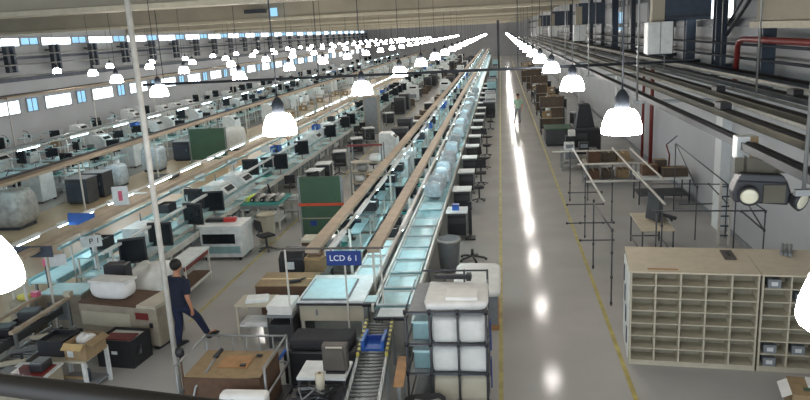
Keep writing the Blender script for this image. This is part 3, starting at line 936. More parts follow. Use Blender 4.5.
panel(-3.55, 13.45, .94, .95, 1.2, 0, 'large pale display panel lying on the white end desk')
panel(-2.62, 13.0, .89, .28, .4, 0, 'narrow pale panel on the small stand beside the thin sign post')
t = thing('panel_stand', 'small dark stand between end desk and cyan conveyor', 'stand', (-2.6, 13.0, 0))
MB().box(0, 0, .84, .34, .46, .05).build('top', 'black_plastic', t)
for sx in (-.13, .13):
    for sy in (-.18, .18): MB().box(sx, sy, 0, .04, .04, .84).build('leg', 'grey_metal', t)
t = thing('front_panel_tray', 'black tray with white sheet at the near end of the cyan conveyor', 'tray', (-2.12, 12.35, 0))
MB().box(0, 0, .84, .62, .5, .05).build('tray', 'black_plastic', t)
MB().box(0, .02, .89, .5, .42, .012).build('sheet', 'white_paint', t)
for sx in (-.26, .26): MB().box(sx, 0, 0, .05, .05, .84).build('leg', 'grey_metal', t)
# striped conveyor running to the camera
t = thing('striped_conveyor', 'narrow roller conveyor with yellow and black striped guards', 'conveyor', (-2.08, 9.0, 0), .075)
for s in (-.24, .24): MB().box(s, 1.6, .72, .05, 3.2, .1).build('side_rail', 'grey_metal', t)
r = MB(); k = .08
while k < 3.15: r.tube([(-.22, k, .78), (.22, k, .78)], .022, 6); k += .12
r.build('rollers', 'pipe_grey', t)
for s in (-.24, .24):
    MB().box(s, 2.4, .82, .05, 1.45, .05).build('guard', 'hazard_stripe', t)
for s in (-.24, .24):
    for yy in (.2, 1.6, 3.0): MB().box(s, yy, 0, .05, .05, .72).build('leg', 'grey_metal', t)
t = thing('blue_fixture', 'bright blue plastic fixture riding on the striped conveyor', 'fixture', (-2.24, 11.15, .8))
MB().box(0, 0, 0, .4, .5, .04).build('plate', 'blue_plastic', t)
MB().box(-.17, 0, .04, .05, .5, .14).build('side_wall', 'blue_plastic', t)
MB().box(.17, 0, .04, .05, .5, .14).build('side_wall', 'blue_plastic', t)
MB().box(0, .1, .04, .3, .05, .1).build('bar', 'blue_sign', t)
t = thing('wooden_board', 'narrow brown wooden board lying along the striped conveyor', 'board', (-1.66, 10.2, .0), .06)
MB().box(0, 0, .78, .16, 1.0, .03).build('board', 'wood', t)
for yy in (-.4, .4): MB().box(0, yy, 0, .05, .05, .78).build('leg', 'grey_metal', t)
# monitor on its white shelf
t = thing('shelf_table', 'white shelf table on black posts under the brown grey screen', 'table', (-2.86, 10.0, 0))
MB().box(0, 0.1, .82, .78, .6, .04).build('top', 'white_paint', t)
for sx in (-.36, .36):
    for sy in (-.15, .36): MB().box(sx, sy, 0, .04, .04, .82).build('post', 'pipe_black', t)
MB().box(0, 0.1, .3, .72, .5, .03).build('lower_shelf', 'tray_dark', t)
t = thing('boxy_monitor', 'brown grey boxy screen seen from behind on the white shelf', 'monitor', (-2.66, 10.05, .86))
MB().box(0, 0, .03, .4, .16, .44).build('casing', 'monitor_grey', t, bevel=.02)
MB().prism([(-.16, .08), (.16, .08), (.14, .4), (-.14, .4)], 'y', -.1, -.07).build('rear_bulge', 'monitor_grey', t)
MB().box(0, 0, 0, .3, .22, .03).build('foot', 'black_plastic', t)
MB().box(0, -.075, .42, .26, .02, .03).build('vent_slot', 'cabinet_cream', t)
t = thing('dark_machine', 'low dark machine behind the brown grey screen', 'machine', (-3.2, 11.35, 0))
MB().box(0, 0, .1, 1.3, .7, .62).build('body', 'black_plastic', t, bevel=.03)
MB().box(0, 0, .72, 1.1, .6, .18).build('hood', 'dark_fabric', t, bevel=.05)
MB().tube([(-.6, -.3, .75), (-.75, -.5, .55)], .03, 8).build('blue_hose', 'blue_plastic', t)
for sx in (-.55, .55): MB().box(sx, 0, 0, .1, .6, .1).build('foot', 'tray_dark', t)
t = thing('cable_clutter_tray', 'black tray of tangled cables in front of the white shelf table', 'tray', (-2.85, 9.4, 0))
MB().box(0, 0, .72, .76, .6, .05).build('tray', 'black_plastic', t)
for sx in (-.34, .34):
    for sy in (-.27, .27): MB().box(sx, sy, 0, .04, .04, .72).build('leg', 'pipe_black', t)
rc = random.Random(3)
for q in range(6):
    pts = [(rc.uniform(-.34, .34), rc.uniform(-.25, .27), .79 + rc.uniform(0, .05)) for _ in range(5)]
    MB().tube(pts, .016, 6).build('cable', ['black_plastic', 'grey_plastic', 'dark_fabric'][q % 3], t)
t = thing('cream_roll', 'short cream roll standing in the black cable tray', 'roll', (-2.8, 9.55, .77))
MB().lathe([(.025, 0), (.07, 0), (.07, .3), (.025, .3), (.025, .02)], n=16, cap=False).build('roll', 'cabinet_cream', t)
MB().lathe([(.02, .01), (.026, .01), (.026, .31), (.02, .31)], n=12, cap=False).build('core', 'cardboard', t)

# ---------------------------------------------------------------- cage cart with carton in front
t = thing('cage_cart', 'grey tube cage cart around the brown carton beside the white pole', 'cart', (-4.42, 10.2, 0))
for (sx, sy) in ((-.72, -.55), (.72, -.55), (-.72, .62), (.72, .62)):
    MB().tube([(sx, sy, .14), (sx, sy, 1.12)], .022, 8).build('corner_post', 'pipe_grey', t)
    MB().tube([(sx - .02, sy, .06), (sx + .02, sy, .06)], .06, 10).build('wheel', 'black_plastic', t)
    MB().box(sx, sy, .09, .03, .05, .06).build('caster_fork', 'grey_metal', t)
MB().box(0, .03, .14, 1.5, 1.22, .04).build('deck', 'tray_dark', t)
for (a, b) in (((-.72, .62), (.72, .62)), ((-.72, -.55), (-.72, .62)), ((.72, -.55), (.72, .62))):
    for z in (1.1, .62): MB().tube([(*a, z), (*b, z)], .02, 8).build('rail', 'pipe_grey', t)
for q in range(1, 6): MB().tube([(-.72 + .24 * q, .62, .18), (-.72 + .24 * q, .62, 1.1)], .012, 6).build('bar', 'pipe_grey', t)
t = thing('big_carton', 'big open topped brown carton inside the grey cage cart', 'carton', (-4.42, 10.15, .18))
MB().box(0, 0, 0, 1.24, .98, .72).build('body', 'carton_dark', t)
MB().box(-.16, .0, .72, .9, .95, .012, ry=.02).build('top_flap', 'cardboard', t)
MB().box(.46, .0, .725, .34, .95, .012, ry=-.08).build('top_flap', 'cardboard', t)
MB().box(.05, .05, .735, .5, .42, .012).build('inner_sheet', 'wood', t)
for (a, b) in ((-.35, .2), (.22, -.1), (.38, .25)): MB().box(a, b, .745, .09, .06, .03).build('handle_cutout', 'black_plastic', t)
t = thing('foam_block', 'white moulded foam packing standing before the brown carton', 'foam packing', (-3.92, 9.3, 0))
MB().box(0, 0, .1, .74, .24, .78).build('block', 'foam', t, bevel=.06)
MB().box(-.14, -.125, .68, .06, .02, .13).build('slot', 'black_plastic', t)
MB().box(0, .0, 0, .7, .4, .1).build('dolly', 'tray_dark', t)
t = thing('ball_post', 'thin dark post with a black knob at the cart corner', 'post', (-5.22, 10.0, 0))
MB().tube([(0, 0, .03), (0, 0, 1.1)], .018, 8).build('rod', 'carton_dark', t)
MB().lathe([(.01, 1.08), (.06, 1.11), (.075, 1.17), (.06, 1.24), (.01, 1.27)], n=14).build('knob', 'black_plastic', t)
MB().lathe([(.12, 0), (.12, .025), (.03, .04)], n=14).build('foot', 'black_plastic', t)
t = thing('hand_lever', 'slanting grey tube handle leaning against the cage cart', 'handle', (-5.0, 9.4, 0))
MB().tube([(0, 0, .02), (.15, .25, .75), (.42, .62, 1.15)], .02, 8).build('tube', 'pipe_grey', t)
MB().tube([(.38, .56, 1.11), (.47, .69, 1.2)], .035, 8).build('grip', 'black_plastic', t)
# small white table with trays, long carton, black box
t = thing('small_table', 'small white table with paper trays beside the stacked white sheets', 'table', (-5.1, 13.3, 0))
MB().box(0, 0, .74, .76, .62, .035).build('top', 'cabinet_cream', t)
for sx in (-.34, .34):
    for sy in (-.27, .27): MB().box(sx, sy, 0, .04, .04, .74).build('leg', 'cabinet_cream', t)
MB().box(0, 0, .3, .68, .54, .03).build('lower_shelf', 'white_paint', t)
t = thing('paper_tray', 'white paper tray on the small white table', 'tray', (-5.08, 13.3, .775), .2)
MB().box(0, 0, 0, .46, .34, .05).build('tray', 'white_paint', t)
MB().box(0, 0, .05, .42, .3, .02).build('papers', 'foam', t)
t = thing('foam_tray', 'white foam tray on the lower shelf of the small table', 'tray', (-5.05, 13.2, .33), -.1)
MB().box(0, 0, 0, .5, .36, .06).build('tray', 'foam', t, bevel=.01)
MB().box(0, 0, .06, .4, .28, .01).build('liner', 'white_paint', t)
t = thing('stack_table', 'grey table carrying the stacked white sheets before the long carton', 'table', (-4.42, 13.0, 0))
MB().box(0, 0, .66, .56, .75, .04).build('top', 'grey_plastic', t)
for sx in (-.24, .24):
    for sy in (-.33, .33): MB().box(sx, sy, 0, .04, .04, .66).build('leg', 'tray_dark', t)
MB().box(0, 0, .15, .5, .68, .35).build('drawer_block', 'tray_dark', t)
for q in range(5):
    s = MB().box(0, 0, 0, .5, .62, .035).build('foam_sheet', 'foam')
    s.location = (-4.42 + rnd.uniform(-.02, .02), 13.0, .70 + .036 * q); s.rotation_euler[2] = rnd.uniform(-.04, .04)
    tag(s, ['lowest', 'second lowest', 'middle', 'second highest', 'topmost'][q] + ' white sheet of the stack beside the red cup', 'sheet', 'stacked white sheets')
t = thing('red_cup', 'small red cup beside the stacked white sheets', 'cup', (-4.08, 13.3, 0.70))
MB().lathe([(.045, 0), (.06, .18), (.065, .18), (.05, .01)], n=14, cap=False).build('wall', 'red_cup', t)
MB().lathe([(.045, 0), (.045, .012)], n=14).build('base', 'red_cup', t)
tag(MB().box(0, 0, .0, .14, .55, .70).build('cup_ledge', 'tray_dark', None, (-4.06, 13.3, 0)), 'narrow dark ledge under the red cup', 'ledge')
t = thing('long_carton', 'long flat brown carton behind the small white table', 'carton', (-4.72, 14.35, 0))
MB().box(0, 0, .62, 1.25, .85, .22).build('body', 'carton_dark', t)
MB().box(0, 0, .84, 1.27, .87, .02).build('lid', 'cardboard', t)
MB().box(0, 0, .86, 1.26, .07, .004).build('tape', 'tape', t)
MB().box(0, 0, 0, 1.1, .75, .62).build('support_box', 'carton_dark', t)
t = thing('dark_tool', 'small dark tool lying on the long flat carton', 'tool', (-4.5, 14.1, .864), .4)
MB().box(0, 0, 0, .26, .1, .07).build('body', 'black_plastic', t, bevel=.02)
MB().tube([(.1, 0, .05), (.25, .08, .05)], .02, 8).build('handle', 'black_plastic', t)
t = thing('black_crate', 'black covered box with white label behind the long carton', 'box', (-4.98, 15.75, 0))
MB().prism([(-.35, .62), (.35, .62), (.35, 1.08), (-.15, 1.1), (-.35, .98)], 'x', -.3, .3).build('body', 'black_plastic', t, bevel=.02)
MB().box(-.02, -.36, .72, .2, .012, .18).build('label', 'white_paint', t)
t2 = thing('carton', 'brown open carton beside the black covered box', 'carton', (-4.45, 15.75, 0))
MB().box(0, 0, .62, .46, .5, .34).build('body', 'cardboard', t2)
MB().box(-.05, -.27, .9, .4, .12, .012, rx=-.5).build('flap', 'tape', t2)
MB().box(0, 0, .96, .3, .3, .05).build('contents', 'carton_dark', t2)
t = thing('box_cart', 'low dark cart under the black box and open carton', 'cart', (-4.72, 15.75, 0))
MB().box(0, 0, .57, 1.2, .8, .05).build('top', 'grey_metal', t)
for sx in (-.55, .55):
    for sy in (-.35, .35): MB().box(sx, sy, 0, .05, .05, .57).build('leg', 'pipe_black', t)
MB().box(0, 0, .15, 1.1, .7, .03).build('shelf', 'grey_metal', t)
# stacked papers on beige
t = thing('cream_carton', 'pale cream carton at the end of the beige trunking', 'carton', (-4.8, 16.9, 0))
MB().box(0, 0, 0, .5, .5, 1.0).build('body', 'carton_dark', t)
MB().box(0, 0, 1.0, .55, .55, .06).build('lid', 'cabinet_cream', t)
# green partition and shelf behind
t = thing('green_partition', 'tall two panel green board with orange bar beside the lit line', 'partition', (-5.48, 20.45, 0))
MB().box(0, 0, .12, 1.3, .06, .92).build('lower_board', 'green_board', t)
MB().box(0, 0, 1.1, 1.3, .06, .82).build('upper_board', 'green_board', t)
MB().box(0, -.04, 1.03, 1.4, .05, .08).build('orange_bar', 'orange_bar', t)
MB().box(0, -.035, .62, 1.3, .02, .03).build('chain_strip', 'beige_metal', t)
MB().box(-.28, -.035, .4, .2, .012, .16).build('blue_label', 'blue_sign', t)
for s in (-.66, .66):
    MB().box(s, 0, 0, .06, .07, 1.95).build('post', 'grey_metal', t)
    MB().box(s, 0, 0, .07, .6, .05).build('foot', 'grey_metal', t)
t = thing('storage_rack', 'grey loaded rack with a red top bar behind the green partition', 'rack', (-4.98, 25.6, 0))
for z in (.25, .65, 1.05, 1.4): MB().box(0, 0, z, 1.25, .6, .03).build('shelf', 'beige_metal', t)
for sx in (-.6, .6):
    for sy in (-.28, .28): MB().box(sx, sy, 0, .05, .05, 2.1).build('post', 'grey_metal', t)
MB().box(0, -.3, 2.05, 1.3, .05, .07).build('red_bar', 'red_pipe', t)
for k, (xx, z, m) in enumerate(((-.35, .28, 'grey_plastic'), (.1, .28, 'black_plastic'), (-.3, .68, 'foam'), (.25, .68, 'grey_plastic'), (-.2, 1.08, 'bag_grey'), (.3, 1.43, 'cloth_white'))):
    tag(MB().lump(0, 0, 0, .4, .4, .28, k, .06, sq=.4).build('packed_sack', m, None, (-4.98 + xx, 25.6, z)), '%s lumpy sack on the rack with the red top bar, counted from below' % ordn(k + 1), 'sack', 'sacks on the red barred rack')
t = thing('grey_locker', 'tall grey brown cabinet at the side aisle beyond the benches', 'cabinet', (-8.0, 43.7, 0))
MB().box(0, 0, .05, .9, .9, 2.3).build('body', 'beige_metal', t)
MB().box(0, -.46, .1, .8, .015, 2.15).build('door', 'grey_plastic', t)
MB().box(.3, -.475, 1.1, .03, .02, .2).build('handle', 'grey_metal', t)
MB().box(0, 0, 0, .8, .8, .05).build('plinth', 'black_plastic', t)
# small clutter beside side aisle between the two lines
for k, (x, y) in enumerate(((-7.5, 27.4), (-7.5, 28.9), (-7.5, 32.0), (-7.5, 36.0), (-7.6, 40.0), (-7.6, 47.5))):
    TROL.put((x, y, 0), .1 * k, '%s white topped trolley beside the side aisle, counted from the green table' % ordn(k + 1), 'trolleys by the side aisle')
for k, (x, y) in enumerate(((-6.9, 24.1), (-7.0, 26.2), (-7.2, 30.4), (-7.3, 34.0), (-7.4, 38.2))):
    CHAIR.put((x, y, 0), 1.1 * k, '%s dark chair beside the side aisle, counted from the green table' % ordn(k + 1), 'chairs by the side aisle')
for k, (x, y) in enumerate(((-5.5, 28.6),)):
    CARTON.put((x, y, 0), .3 * k, 'brown carton on the floor behind the red barred rack')
    STOOL.put((x - .1, y + 1.5, 0), 0, 'single stool on the floor behind the red barred rack')
# ---------------------------------------------------------------- middle ground beside the man
t = thing('oven_cabinet', 'white cabinet with a long dark window behind the man', 'cabinet', (-7.88, 18.75, 0))
MB().box(0, 0, .1, 1.2, .95, .88).build('body', 'white_paint', t, bevel=.012)
MB().box(-.05, -.48, .5, .95, .02, .28).build('window', 'screen', t)
MB().box(0, -.48, .22, 1.1, .015, .2).build('drawer', 'cyan_metal', t)
MB().box(0, 0, .98, 1.25, 1.0, .03).build('top', 'white_paint', t)
MB().box(.61, -.1, .6, .015, .3, .3).build('notice', 'foam', t)
for sx in (-.5, .5):
    for sy in (-.4, .4): MB().box(sx, sy, 0, .06, .06, .1).build('foot', 'black_plastic', t)
t = thing('red_case', 'small red case on top of the white oven cabinet', 'case', (-7.75, 18.8, 1.01), .1)
MB().box(0, 0, 0, .34, .2, .12).build('body', 'red_cup', t, bevel=.015)
MB().tube([(-.08, 0, .12), (-.08, 0, .17), (.08, 0, .17), (.08, 0, .12)], .012, 6).build('handle', 'black_plastic', t)
t = thing('dark_strip_box', 'dark flat box on the white cabinet beside the red case', 'box', (-8.2, 18.8, 1.01))
MB().box(0, 0, 0, .5, .22, .08).build('body', 'black_plastic', t)
MB().box(0, 0, .08, .46, .18, .02).build('lid', 'tray_dark', t)
t = thing('low_bench', 'low white topped bench with red trim beyond the man', 'bench', (-7.78, 15.95, 0), .02)
MB().box(0, 0, .86, .52, 1.55, .04).build('top', 'white_paint', t)
MB().box(.22, 0, .74, .04, 1.5, .1).build('red_trim', 'red_pipe', t)
for sx in (-.22, .22):
    for sy in (-.72, .72): MB().box(sx, sy, 0, .045, .045, .86).build('leg', 'pipe_white', t)
MB().box(0, 0, .25, .45, 1.45, .03).build('lower_shelf', 'carton_dark', t)
MB().box(.25, 0, .2, .03, 1.5, .06).build('kick_rail', 'pipe_white', t)
t = thing('tote_barrel', 'beige grey round bin beside the dark chair past the cabinet', 'bin', (-7.15, 20.1, 0))
MB().lathe([(.2, 0), (.23, .02), (.28, .85), (.29, .88), (.26, .88), (.21, .06), (.02, .05)], n=20, cap=False).build('shell', 'cabinet_cream', t)
MB().lathe([(.28, .82), (.305, .83), (.305, .89), (.28, .89)], n=20, cap=False).build('rim', 'beige_metal', t)
CHAIR.put((-6.88, 19.2, 0), 2.4, 'dark office chair between white oven cabinet and beige bin')
t = thing('green_table', 'table with green top and grey legs beyond the beige bin', 'table', (-7.8, 22.2, 0))
MB().box(0, 0, .82, 1.3, 1.5, .04).build('top', 'teal_mat', t)
MB().box(0, -.72, .70, 1.3, .03, .1).build('apron', 'grey_metal', t)
for sx in (-.6, .6):
    for sy in (-.7, .7): MB().box(sx, sy, 0, .05, .05, .82).build('leg', 'pipe_white', t)
MB().box(0, 0, .25, 1.2, 1.4, .03).build('lower_shelf', 'white_paint', t)
for k in range(7):
    t = thing('film_roll', '%s dark film roll lying on the green table, counted from the yellow one' % ordn(k + 1) if k else 'lime yellow roll lying first on the green table', 'roll', (-8.32 + .17 * k, 22.1, .86), 0, 'rolls on the green table')
    MB().tube([(0, -.35, .075), (0, .35, .075)], .075, 12).build('roll', 'lime' if k == 0 else ('black_plastic' if k % 2 else 'bag_grey'), t)
    MB().tube([(0, -.38, .075), (0, .38, .075)], .03, 8).build('core', 'cabinet_cream', t)
t = thing('wire_cart', 'grey wire cart with a round tray beside the green table', 'cart', (-7.05, 22.8, 0))
for z in (.35, .75): MB().box(0, 0, z, .5, .9, .02).build('shelf', 'grey_metal', t)
for sx in (-.24, .24):
    for sy in (-.43, .43): MB().tube([(sx, sy, 0), (sx, sy, .95)], .016, 6).build('post', 'pipe_grey', t)
MB().lathe([(.16, .77), (.22, .82), (.2, .82), (.15, .78)], n=16, cap=False).build('round_tray', 'white_paint', t)
t = thing('grey_counter', 'long grey counter in the side aisle before the benches', 'counter', (-7.1, 25.2, 0))
MB().box(0, 0, .75, .7, 1.6, .04).build('top', 'grey_plastic', t)
MB().box(0, 0, .06, .62, 1.5, .69).build('body', 'beige_metal', t)
MB().box(0, -.76, .15, .55, .015, .5).build('door', 'grey_plastic', t)
t = thing('draped_equipment', 'white sheet draped over equipment behind the man', 'draped equipment', (-8.0, 14.45, 0))
MB().lump(0, 0, .55, .75, 1.3, .62, 17, .12, nu=26, nv=12, sq=.5, foot=.15).build('sheet', 'cloth_white', t)
MB().box(0, 0, 0, .6, 1.1, .6).build('cabinet', 'beige_metal', t)
# long beige machine with covered tub
t = thing('long_cabinet_machine', 'long low beige machine with dark top beside the white pole', 'machine', (-7.75, 13.05, 0), -.18)
MB().box(0, 0, .1, 1.9, .85, .8).build('body', 'beige_metal', t, bevel=.015)
MB().box(-.25, 0, .9, 1.4, .86, .04).build('dark_top', 'carton_dark', t)
MB().box(.72, 0, .9, .45, .86, .06).build('end_cover', 'cabinet_cream', t)
MB().box(-.3, -.43, .45, 1.2, .015, .3).build('front_door', 'cabinet_cream', t)
MB().box(.6, -.43, .66, .3, .02, .14).build('red_plate', 'red_pipe', t)
MB().box(.8, -.435, .5, .07, .02, .1).build('lock', 'black_plastic', t)
for sx in (-.8, .8): MB().box(sx, 0, 0, .1, .7, .1).build('foot', 'black_plastic', t)
t = thing('covered_tub', 'white tub wrapped in clear plastic on the long beige machine', 'tub', (-8.08, 13.05, .94), -.15)
MB().lump(0, 0, .0, .98, .5, .42, 21, .05, nu=24, nv=10, sq=.4, foot=-.2).build('plastic_wrap', 'foam', t)
MB().box(0, 0, .36, .9, .42, .05).build('rim', 'cloth_white', t)
t = thing('black_screen', 'black boxed screen standing beside the plastic wrapped tub', 'screen', (-8.35, 13.75, 0))
MB().box(0, 0, .95, .5, .3, .5).build('casing', 'black_plastic', t, bevel=.02)
MB().box(0, 0, 0, .4, .3, .95).build('pedestal', 'tray_dark', t)
t = thing('white_end_table', 'pale cyan glass topped table at the near end of the belt', 'table', (-9.5, 13.65, 0))
MB().box(0, 0, .88, .98, .68, .035).build('top', 'cyan_white', t)
MB().box(0, 0, .1, .9, .6, .78).build('body', 'beige_metal', t)
MB().box(-.1, -.31, .3, .5, .015, .4).build('door', 'grey_plastic', t)
MB().box(0, 0, 0, .8, .5, .1).build('plinth', 'black_plastic', t)
for k, x in enumerate((-9.95, -9.2)):
    t = thing('feed_rail', ['outer', 'inner'][k] + ' beige feed rail running down to the camera from the glass table', 'rail', (x, 11.3, 0))
    MB().box(0, .95, .86, .09, 1.9, .06).build('rail', 'beige_trunk', t)
    for yy in (.1, 1.8): MB().box(0, yy, 0, .05, .05, .86).build('leg', 'grey_metal', t)
    MB().box(0, 1.86, .92, .14, .14, .1).build('end_cap', 'pink' if k == 0 else 'cabinet_cream', t)
conveyor(-9.57, 9.8, 13.0, .70, .55, 'dark roller bed between the two beige feed rails', side='tray_dark', bed='black_plastic', rollers=True, step=1.3)
for k, (x, y, m) in enumerate(((-9.57, 12.4, 'tray_dark'), (-9.57, 11.6, 'black_plastic'), (-9.57, 10.9, 'grey_plastic'))):
    t = thing('motor_block', '%s machine block on the dark roller bed, counted from the glass table' % ordn(k + 1), 'motor', (x, y, .725), .2)
    MB().box(0, 0, 0, .4, .34, .2).build('body', m, t, bevel=.03)
    MB().tube([(-.28, 0, .12), (.28, 0, .12)], .04, 8).build('shaft', 'grey_metal', t)
t = thing('tower_light', 'small pink topped signal post behind the glass table', 'signal light', (-10.15, 13.9, 0))
MB().tube([(0, 0, 0), (0, 0, 1.35)], .025, 8).build('post', 'pipe_black', t)
MB().lathe([(.05, 1.35), (.055, 1.36), (.055, 1.5), (.05, 1.51)], n=12).build('beacon', 'pink', t)
t = thing('yellow_part', 'dull yellow part lying near the glass table corner', 'part', (-10.2, 13.15, 0))
MB().box(0, 0, 0, .5, .4, .85).build('box', 'beige_metal', t)
MB().lump(0, 0, .85, .3, .24, .12, 4, .1).build('yellow_piece', 'hazard_yellow', t)
conveyor(-8.75, 9.3, 12.2, .62, .5, 'grey roller conveyor beside the small boxed table', side='pipe_grey', bed='tray_dark', rollers=True, step=1.3)
for k, y in enumerate((9.9, 10.5, 11.1, 11.7)):
    t = thing('guide_bar', '%s pale guide bar across the grey roller conveyor' % ordn(k + 1), 'guide bar', (-8.75, y, .645), .5, 'guide bars on the grey conveyor')
    MB().box(0, 0, 0, .62, .06, .07).build('bar', 'cabinet_cream' if k % 2 else 'pipe_grey', t)
    MB().box(.26, 0, .07, .05, .05, .1).build('knob', 'red_cup' if k == 2 else 'black_plastic', t)
t = thing('corner_cabinet', 'olive cabinet with white edged top at the bottom corner', 'cabinet', (-7.98, 9.9, 0), .05)
MB().box(0, 0, 0, .75, 1.0, .72).build('body', 'cabinet_back', t)
MB().box(0, 0, .72, .8, 1.05, .035).build('top', 'white_paint', t)
MB().box(.05, 0, .755, .6, .8, .02).build('red_mat', 'red_pipe', t)
MB().box(.385, -.1, .4, .02, .06, .06).build('knob', 'cabinet_cream', t)
for k, (x, y, m) in enumerate(((-8.15, 9.75, 'foam'), (-7.82, 10.15, 'black_plastic'))):
    t = thing('parts_box', ['white lumpy parts box on the olive corner cabinet', 'black parts box on the olive corner cabinet'][k], 'box', (x, y, .775))
    MB().box(0, 0, 0, .24, .3, .14).build('body', m, t, bevel=.02)
    MB().box(0, 0, .14, .2, .26, .02).build('lid', 'grey_plastic', t)
# small boxed table and black bins on the floor
t = thing('white_leg_table', 'white legged table carrying black bin and open carton', 'table', (-7.72, 10.95, 0), -.06)
MB().box(0, 0, .66, .86, .72, .04).build('top', 'cabinet_cream', t)
for sx in (-.4, .4):
    for sy in (-.33, .33): MB().box(sx, sy, 0, .06, .06, .66).build('leg', 'white_paint', t)
MB().box(0, 0, .1, .8, .66, .03).build('lower_shelf', 'grey_plastic', t)
MB().box(0, -.33, .35, .74, .03, .05).build('stretcher', 'cardboard', t)
t = thing('parts_bin', 'black bin with grey parts on the white legged table', 'bin', (-8.02, 11.0, .70), -.06)
b = MB()
for (x, y, a, c) in ((0, -.25, .5, .02), (0, .25, .5, .02), (-.24, 0, .02, .5), (.24, 0, .02, .5)): b.box(x, y, .0, a, c, .3)
b.box(0, 0, 0, .48, .5, .02).build('shell', 'black_plastic', t)
MB().box(0, 0, .02, .45, .47, .2).build('parts', 'tray_dark', t)
t = thing('open_carton', 'open brown carton with white paper on the white legged table', 'carton', (-7.46, 10.9, .70), -.1)
b = MB()
for (x, y, a, c) in ((0, -.27, .44, .015), (0, .27, .44, .015), (-.215, 0, .015, .54), (.215, 0, .015, .54)): b.box(x, y, 0, a, c, .3)
b.box(0, 0, 0, .43, .54, .015).build('walls', 'cardboard', t)
MB().box(.27, 0, .28, .14, .5, .012, ry=.5).build('flap', 'cardboard', t)
MB().box(0, -.33, .26, .4, .14, .012, rx=.6).build('flap', 'tape', t)
MB().box(-.1, -.28, .05, .12, .006, .14).build('label', 'white_paint', t)
MB().lump(-.05, .1, .05, .3, .3, .28, 6, .14).build('white_paper', 'foam', t)
t = thing('spray_bottle', 'dark bottle with white cap on the shelf of the white legged table', 'bottle', (-7.55, 10.95, .13))
MB().lathe([(.06, 0), (.065, .2), (.03, .26)], n=12).build('body', 'steel_blue', t)
MB().lathe([(.03, .26), (.035, .27), (.03, .33)], n=12).build('cap', 'white_paint', t)
t = thing('floor_bin', 'large black crate with red topped contents on the floor', 'crate', (-7.42, 12.05, 0), -.1)
b = MB()
for (x, y, a, c) in ((0, -.3, .78, .03), (0, .3, .78, .03), (-.375, 0, .03, .6), (.375, 0, .03, .6)): b.box(x, y, .0, a, c, .56)
b.box(0, 0, 0, .76, .6, .03).build('shell', 'black_plastic', t)
MB().box(0, 0, .03, .7, .56, .48).build('contents', 'foam', t)
MB().box(-.02, -.05, .51, .6, .3, .03, rz=.08).build('red_item', 'red_pipe', t)
MB().box(0, -.322, .28, .12, .01, .06).build('label', 'white_paint', t)
MB().box(.37, -.1, .2, .04, .16, .18).build('round_label', 'white_paint', t)

# ---------------------------------------------------------------- pipe rack with bagged white stock
t = thing('pipe_rack', 'black pipe rack of bagged white stock beside the aisle line', 'rack', (-.92, 11.0, 0))
X0, X1, Y0, Y1 = -.64, .62, -.72, .75
xs = (X0, -.26, .18, X1)
for x in xs[1:]:
    MB().tube([(x, Y0, 0), (x, Y0, 1.78)], .018, 8).build('front_post', 'pipe_black', t)
for x in (-.12, .22, X1):
    MB().tube([(x, Y1, 0), (x, Y1, 1.95)], .018, 8).build('rear_post', 'pipe_black', t)
MB().tube([(X1, 0, 0), (X1, 0, 1.78)], .02, 8).build('side_post', 'pipe_grey', t)
MB().tube([(X0, Y0, 0), (X0, Y0, 1.78)], .018, 8).build('front_post', 'pipe_black', t)
for z in (1.76, 1.22, .72, .2):
    MB().tube([(X0, Y0, z), (X1, Y0, z)], .017, 8).build('front_rail', 'pipe_black', t)
    for x in (X0, X1): MB().tube([(x, Y0, z), (x, Y1, z)], .015, 8).build('side_rail', 'pipe_black', t)
    j = MB()
    for x in xs: j.lathe([(.03, -.035), (.03, .035)], x, Y0, z, 8)
    j.build('joints', 'black_plastic', t)
    MB().box(0, 0, z - .05, X1 - X0 - .06, Y1 - Y0 - .1, .02).build('shelf', 'grey_plastic', t)
for z in (1.93, 1.3): MB().tube([(-.5, Y1, z), (X1, Y1, z)], .017, 8).build('rear_rail', 'pipe_black', t)
rc = random.Random(77)
lv = {.2: 'lowest', .72: 'second', 1.22: 'third'}
for z, nm in lv.items():
    for k, x in enumerate((-.02, .40)):
        hh = .40 if z > .5 else .42
        m = 'cloth_white' if z > .5 else 'cabinet_cream'
        o = MB().lump(0, 0, 0, .445, 1.2, hh + .05, rc.randrange(99), .03, nu=28, nv=10, sq=.16).build('stock_bag', m, None, (-.92 + x, 11.0 - .08, z - .028))
        tag(o, '%s white stock bag on the %s shelf of the pipe rack' % (['inner', 'aisle side'][k], nm), 'bag', 'white stock bags on the pipe rack')
for k, z in enumerate((.72, 1.22)):
    t = thing('blue_tote', ['lower', 'upper'][k] + ' pale blue tote at the inner end of the pipe rack', 'tote', (-1.34, 10.85, z - .028))
    MB().box(0, 0, 0, .28, .7, .3).build('body', 'cyan_metal', t, bevel=.02)
    MB().box(0, 0, .3, .31, .74, .03).build('lid', 'cyan_white', t)
t = thing('stock_bag', 'crumpled white sheet bag lying on top of the pipe rack', 'bag', (-.78, 10.85, 1.73))
MB().lump(0, 0, 0, 1.0, 1.0, .16, 31, .06, nu=28, nv=8, sq=.2).build('sheet', 'cloth_white', t)
MB().box(.1, -.2, .16, .5, .4, .05).build('pack', 'foam', t)
t = thing('black_bar', 'short black bar resting on the crumpled sheet of the rack', 'bar', (-.86, 11.35, 1.93), -.05)
MB().box(0, 0, 0, .62, .1, .07).build('bar', 'black_plastic', t, bevel=.01)
MB().box(.26, 0, -.02, .08, .13, .11).build('end_block', 'black_plastic', t)
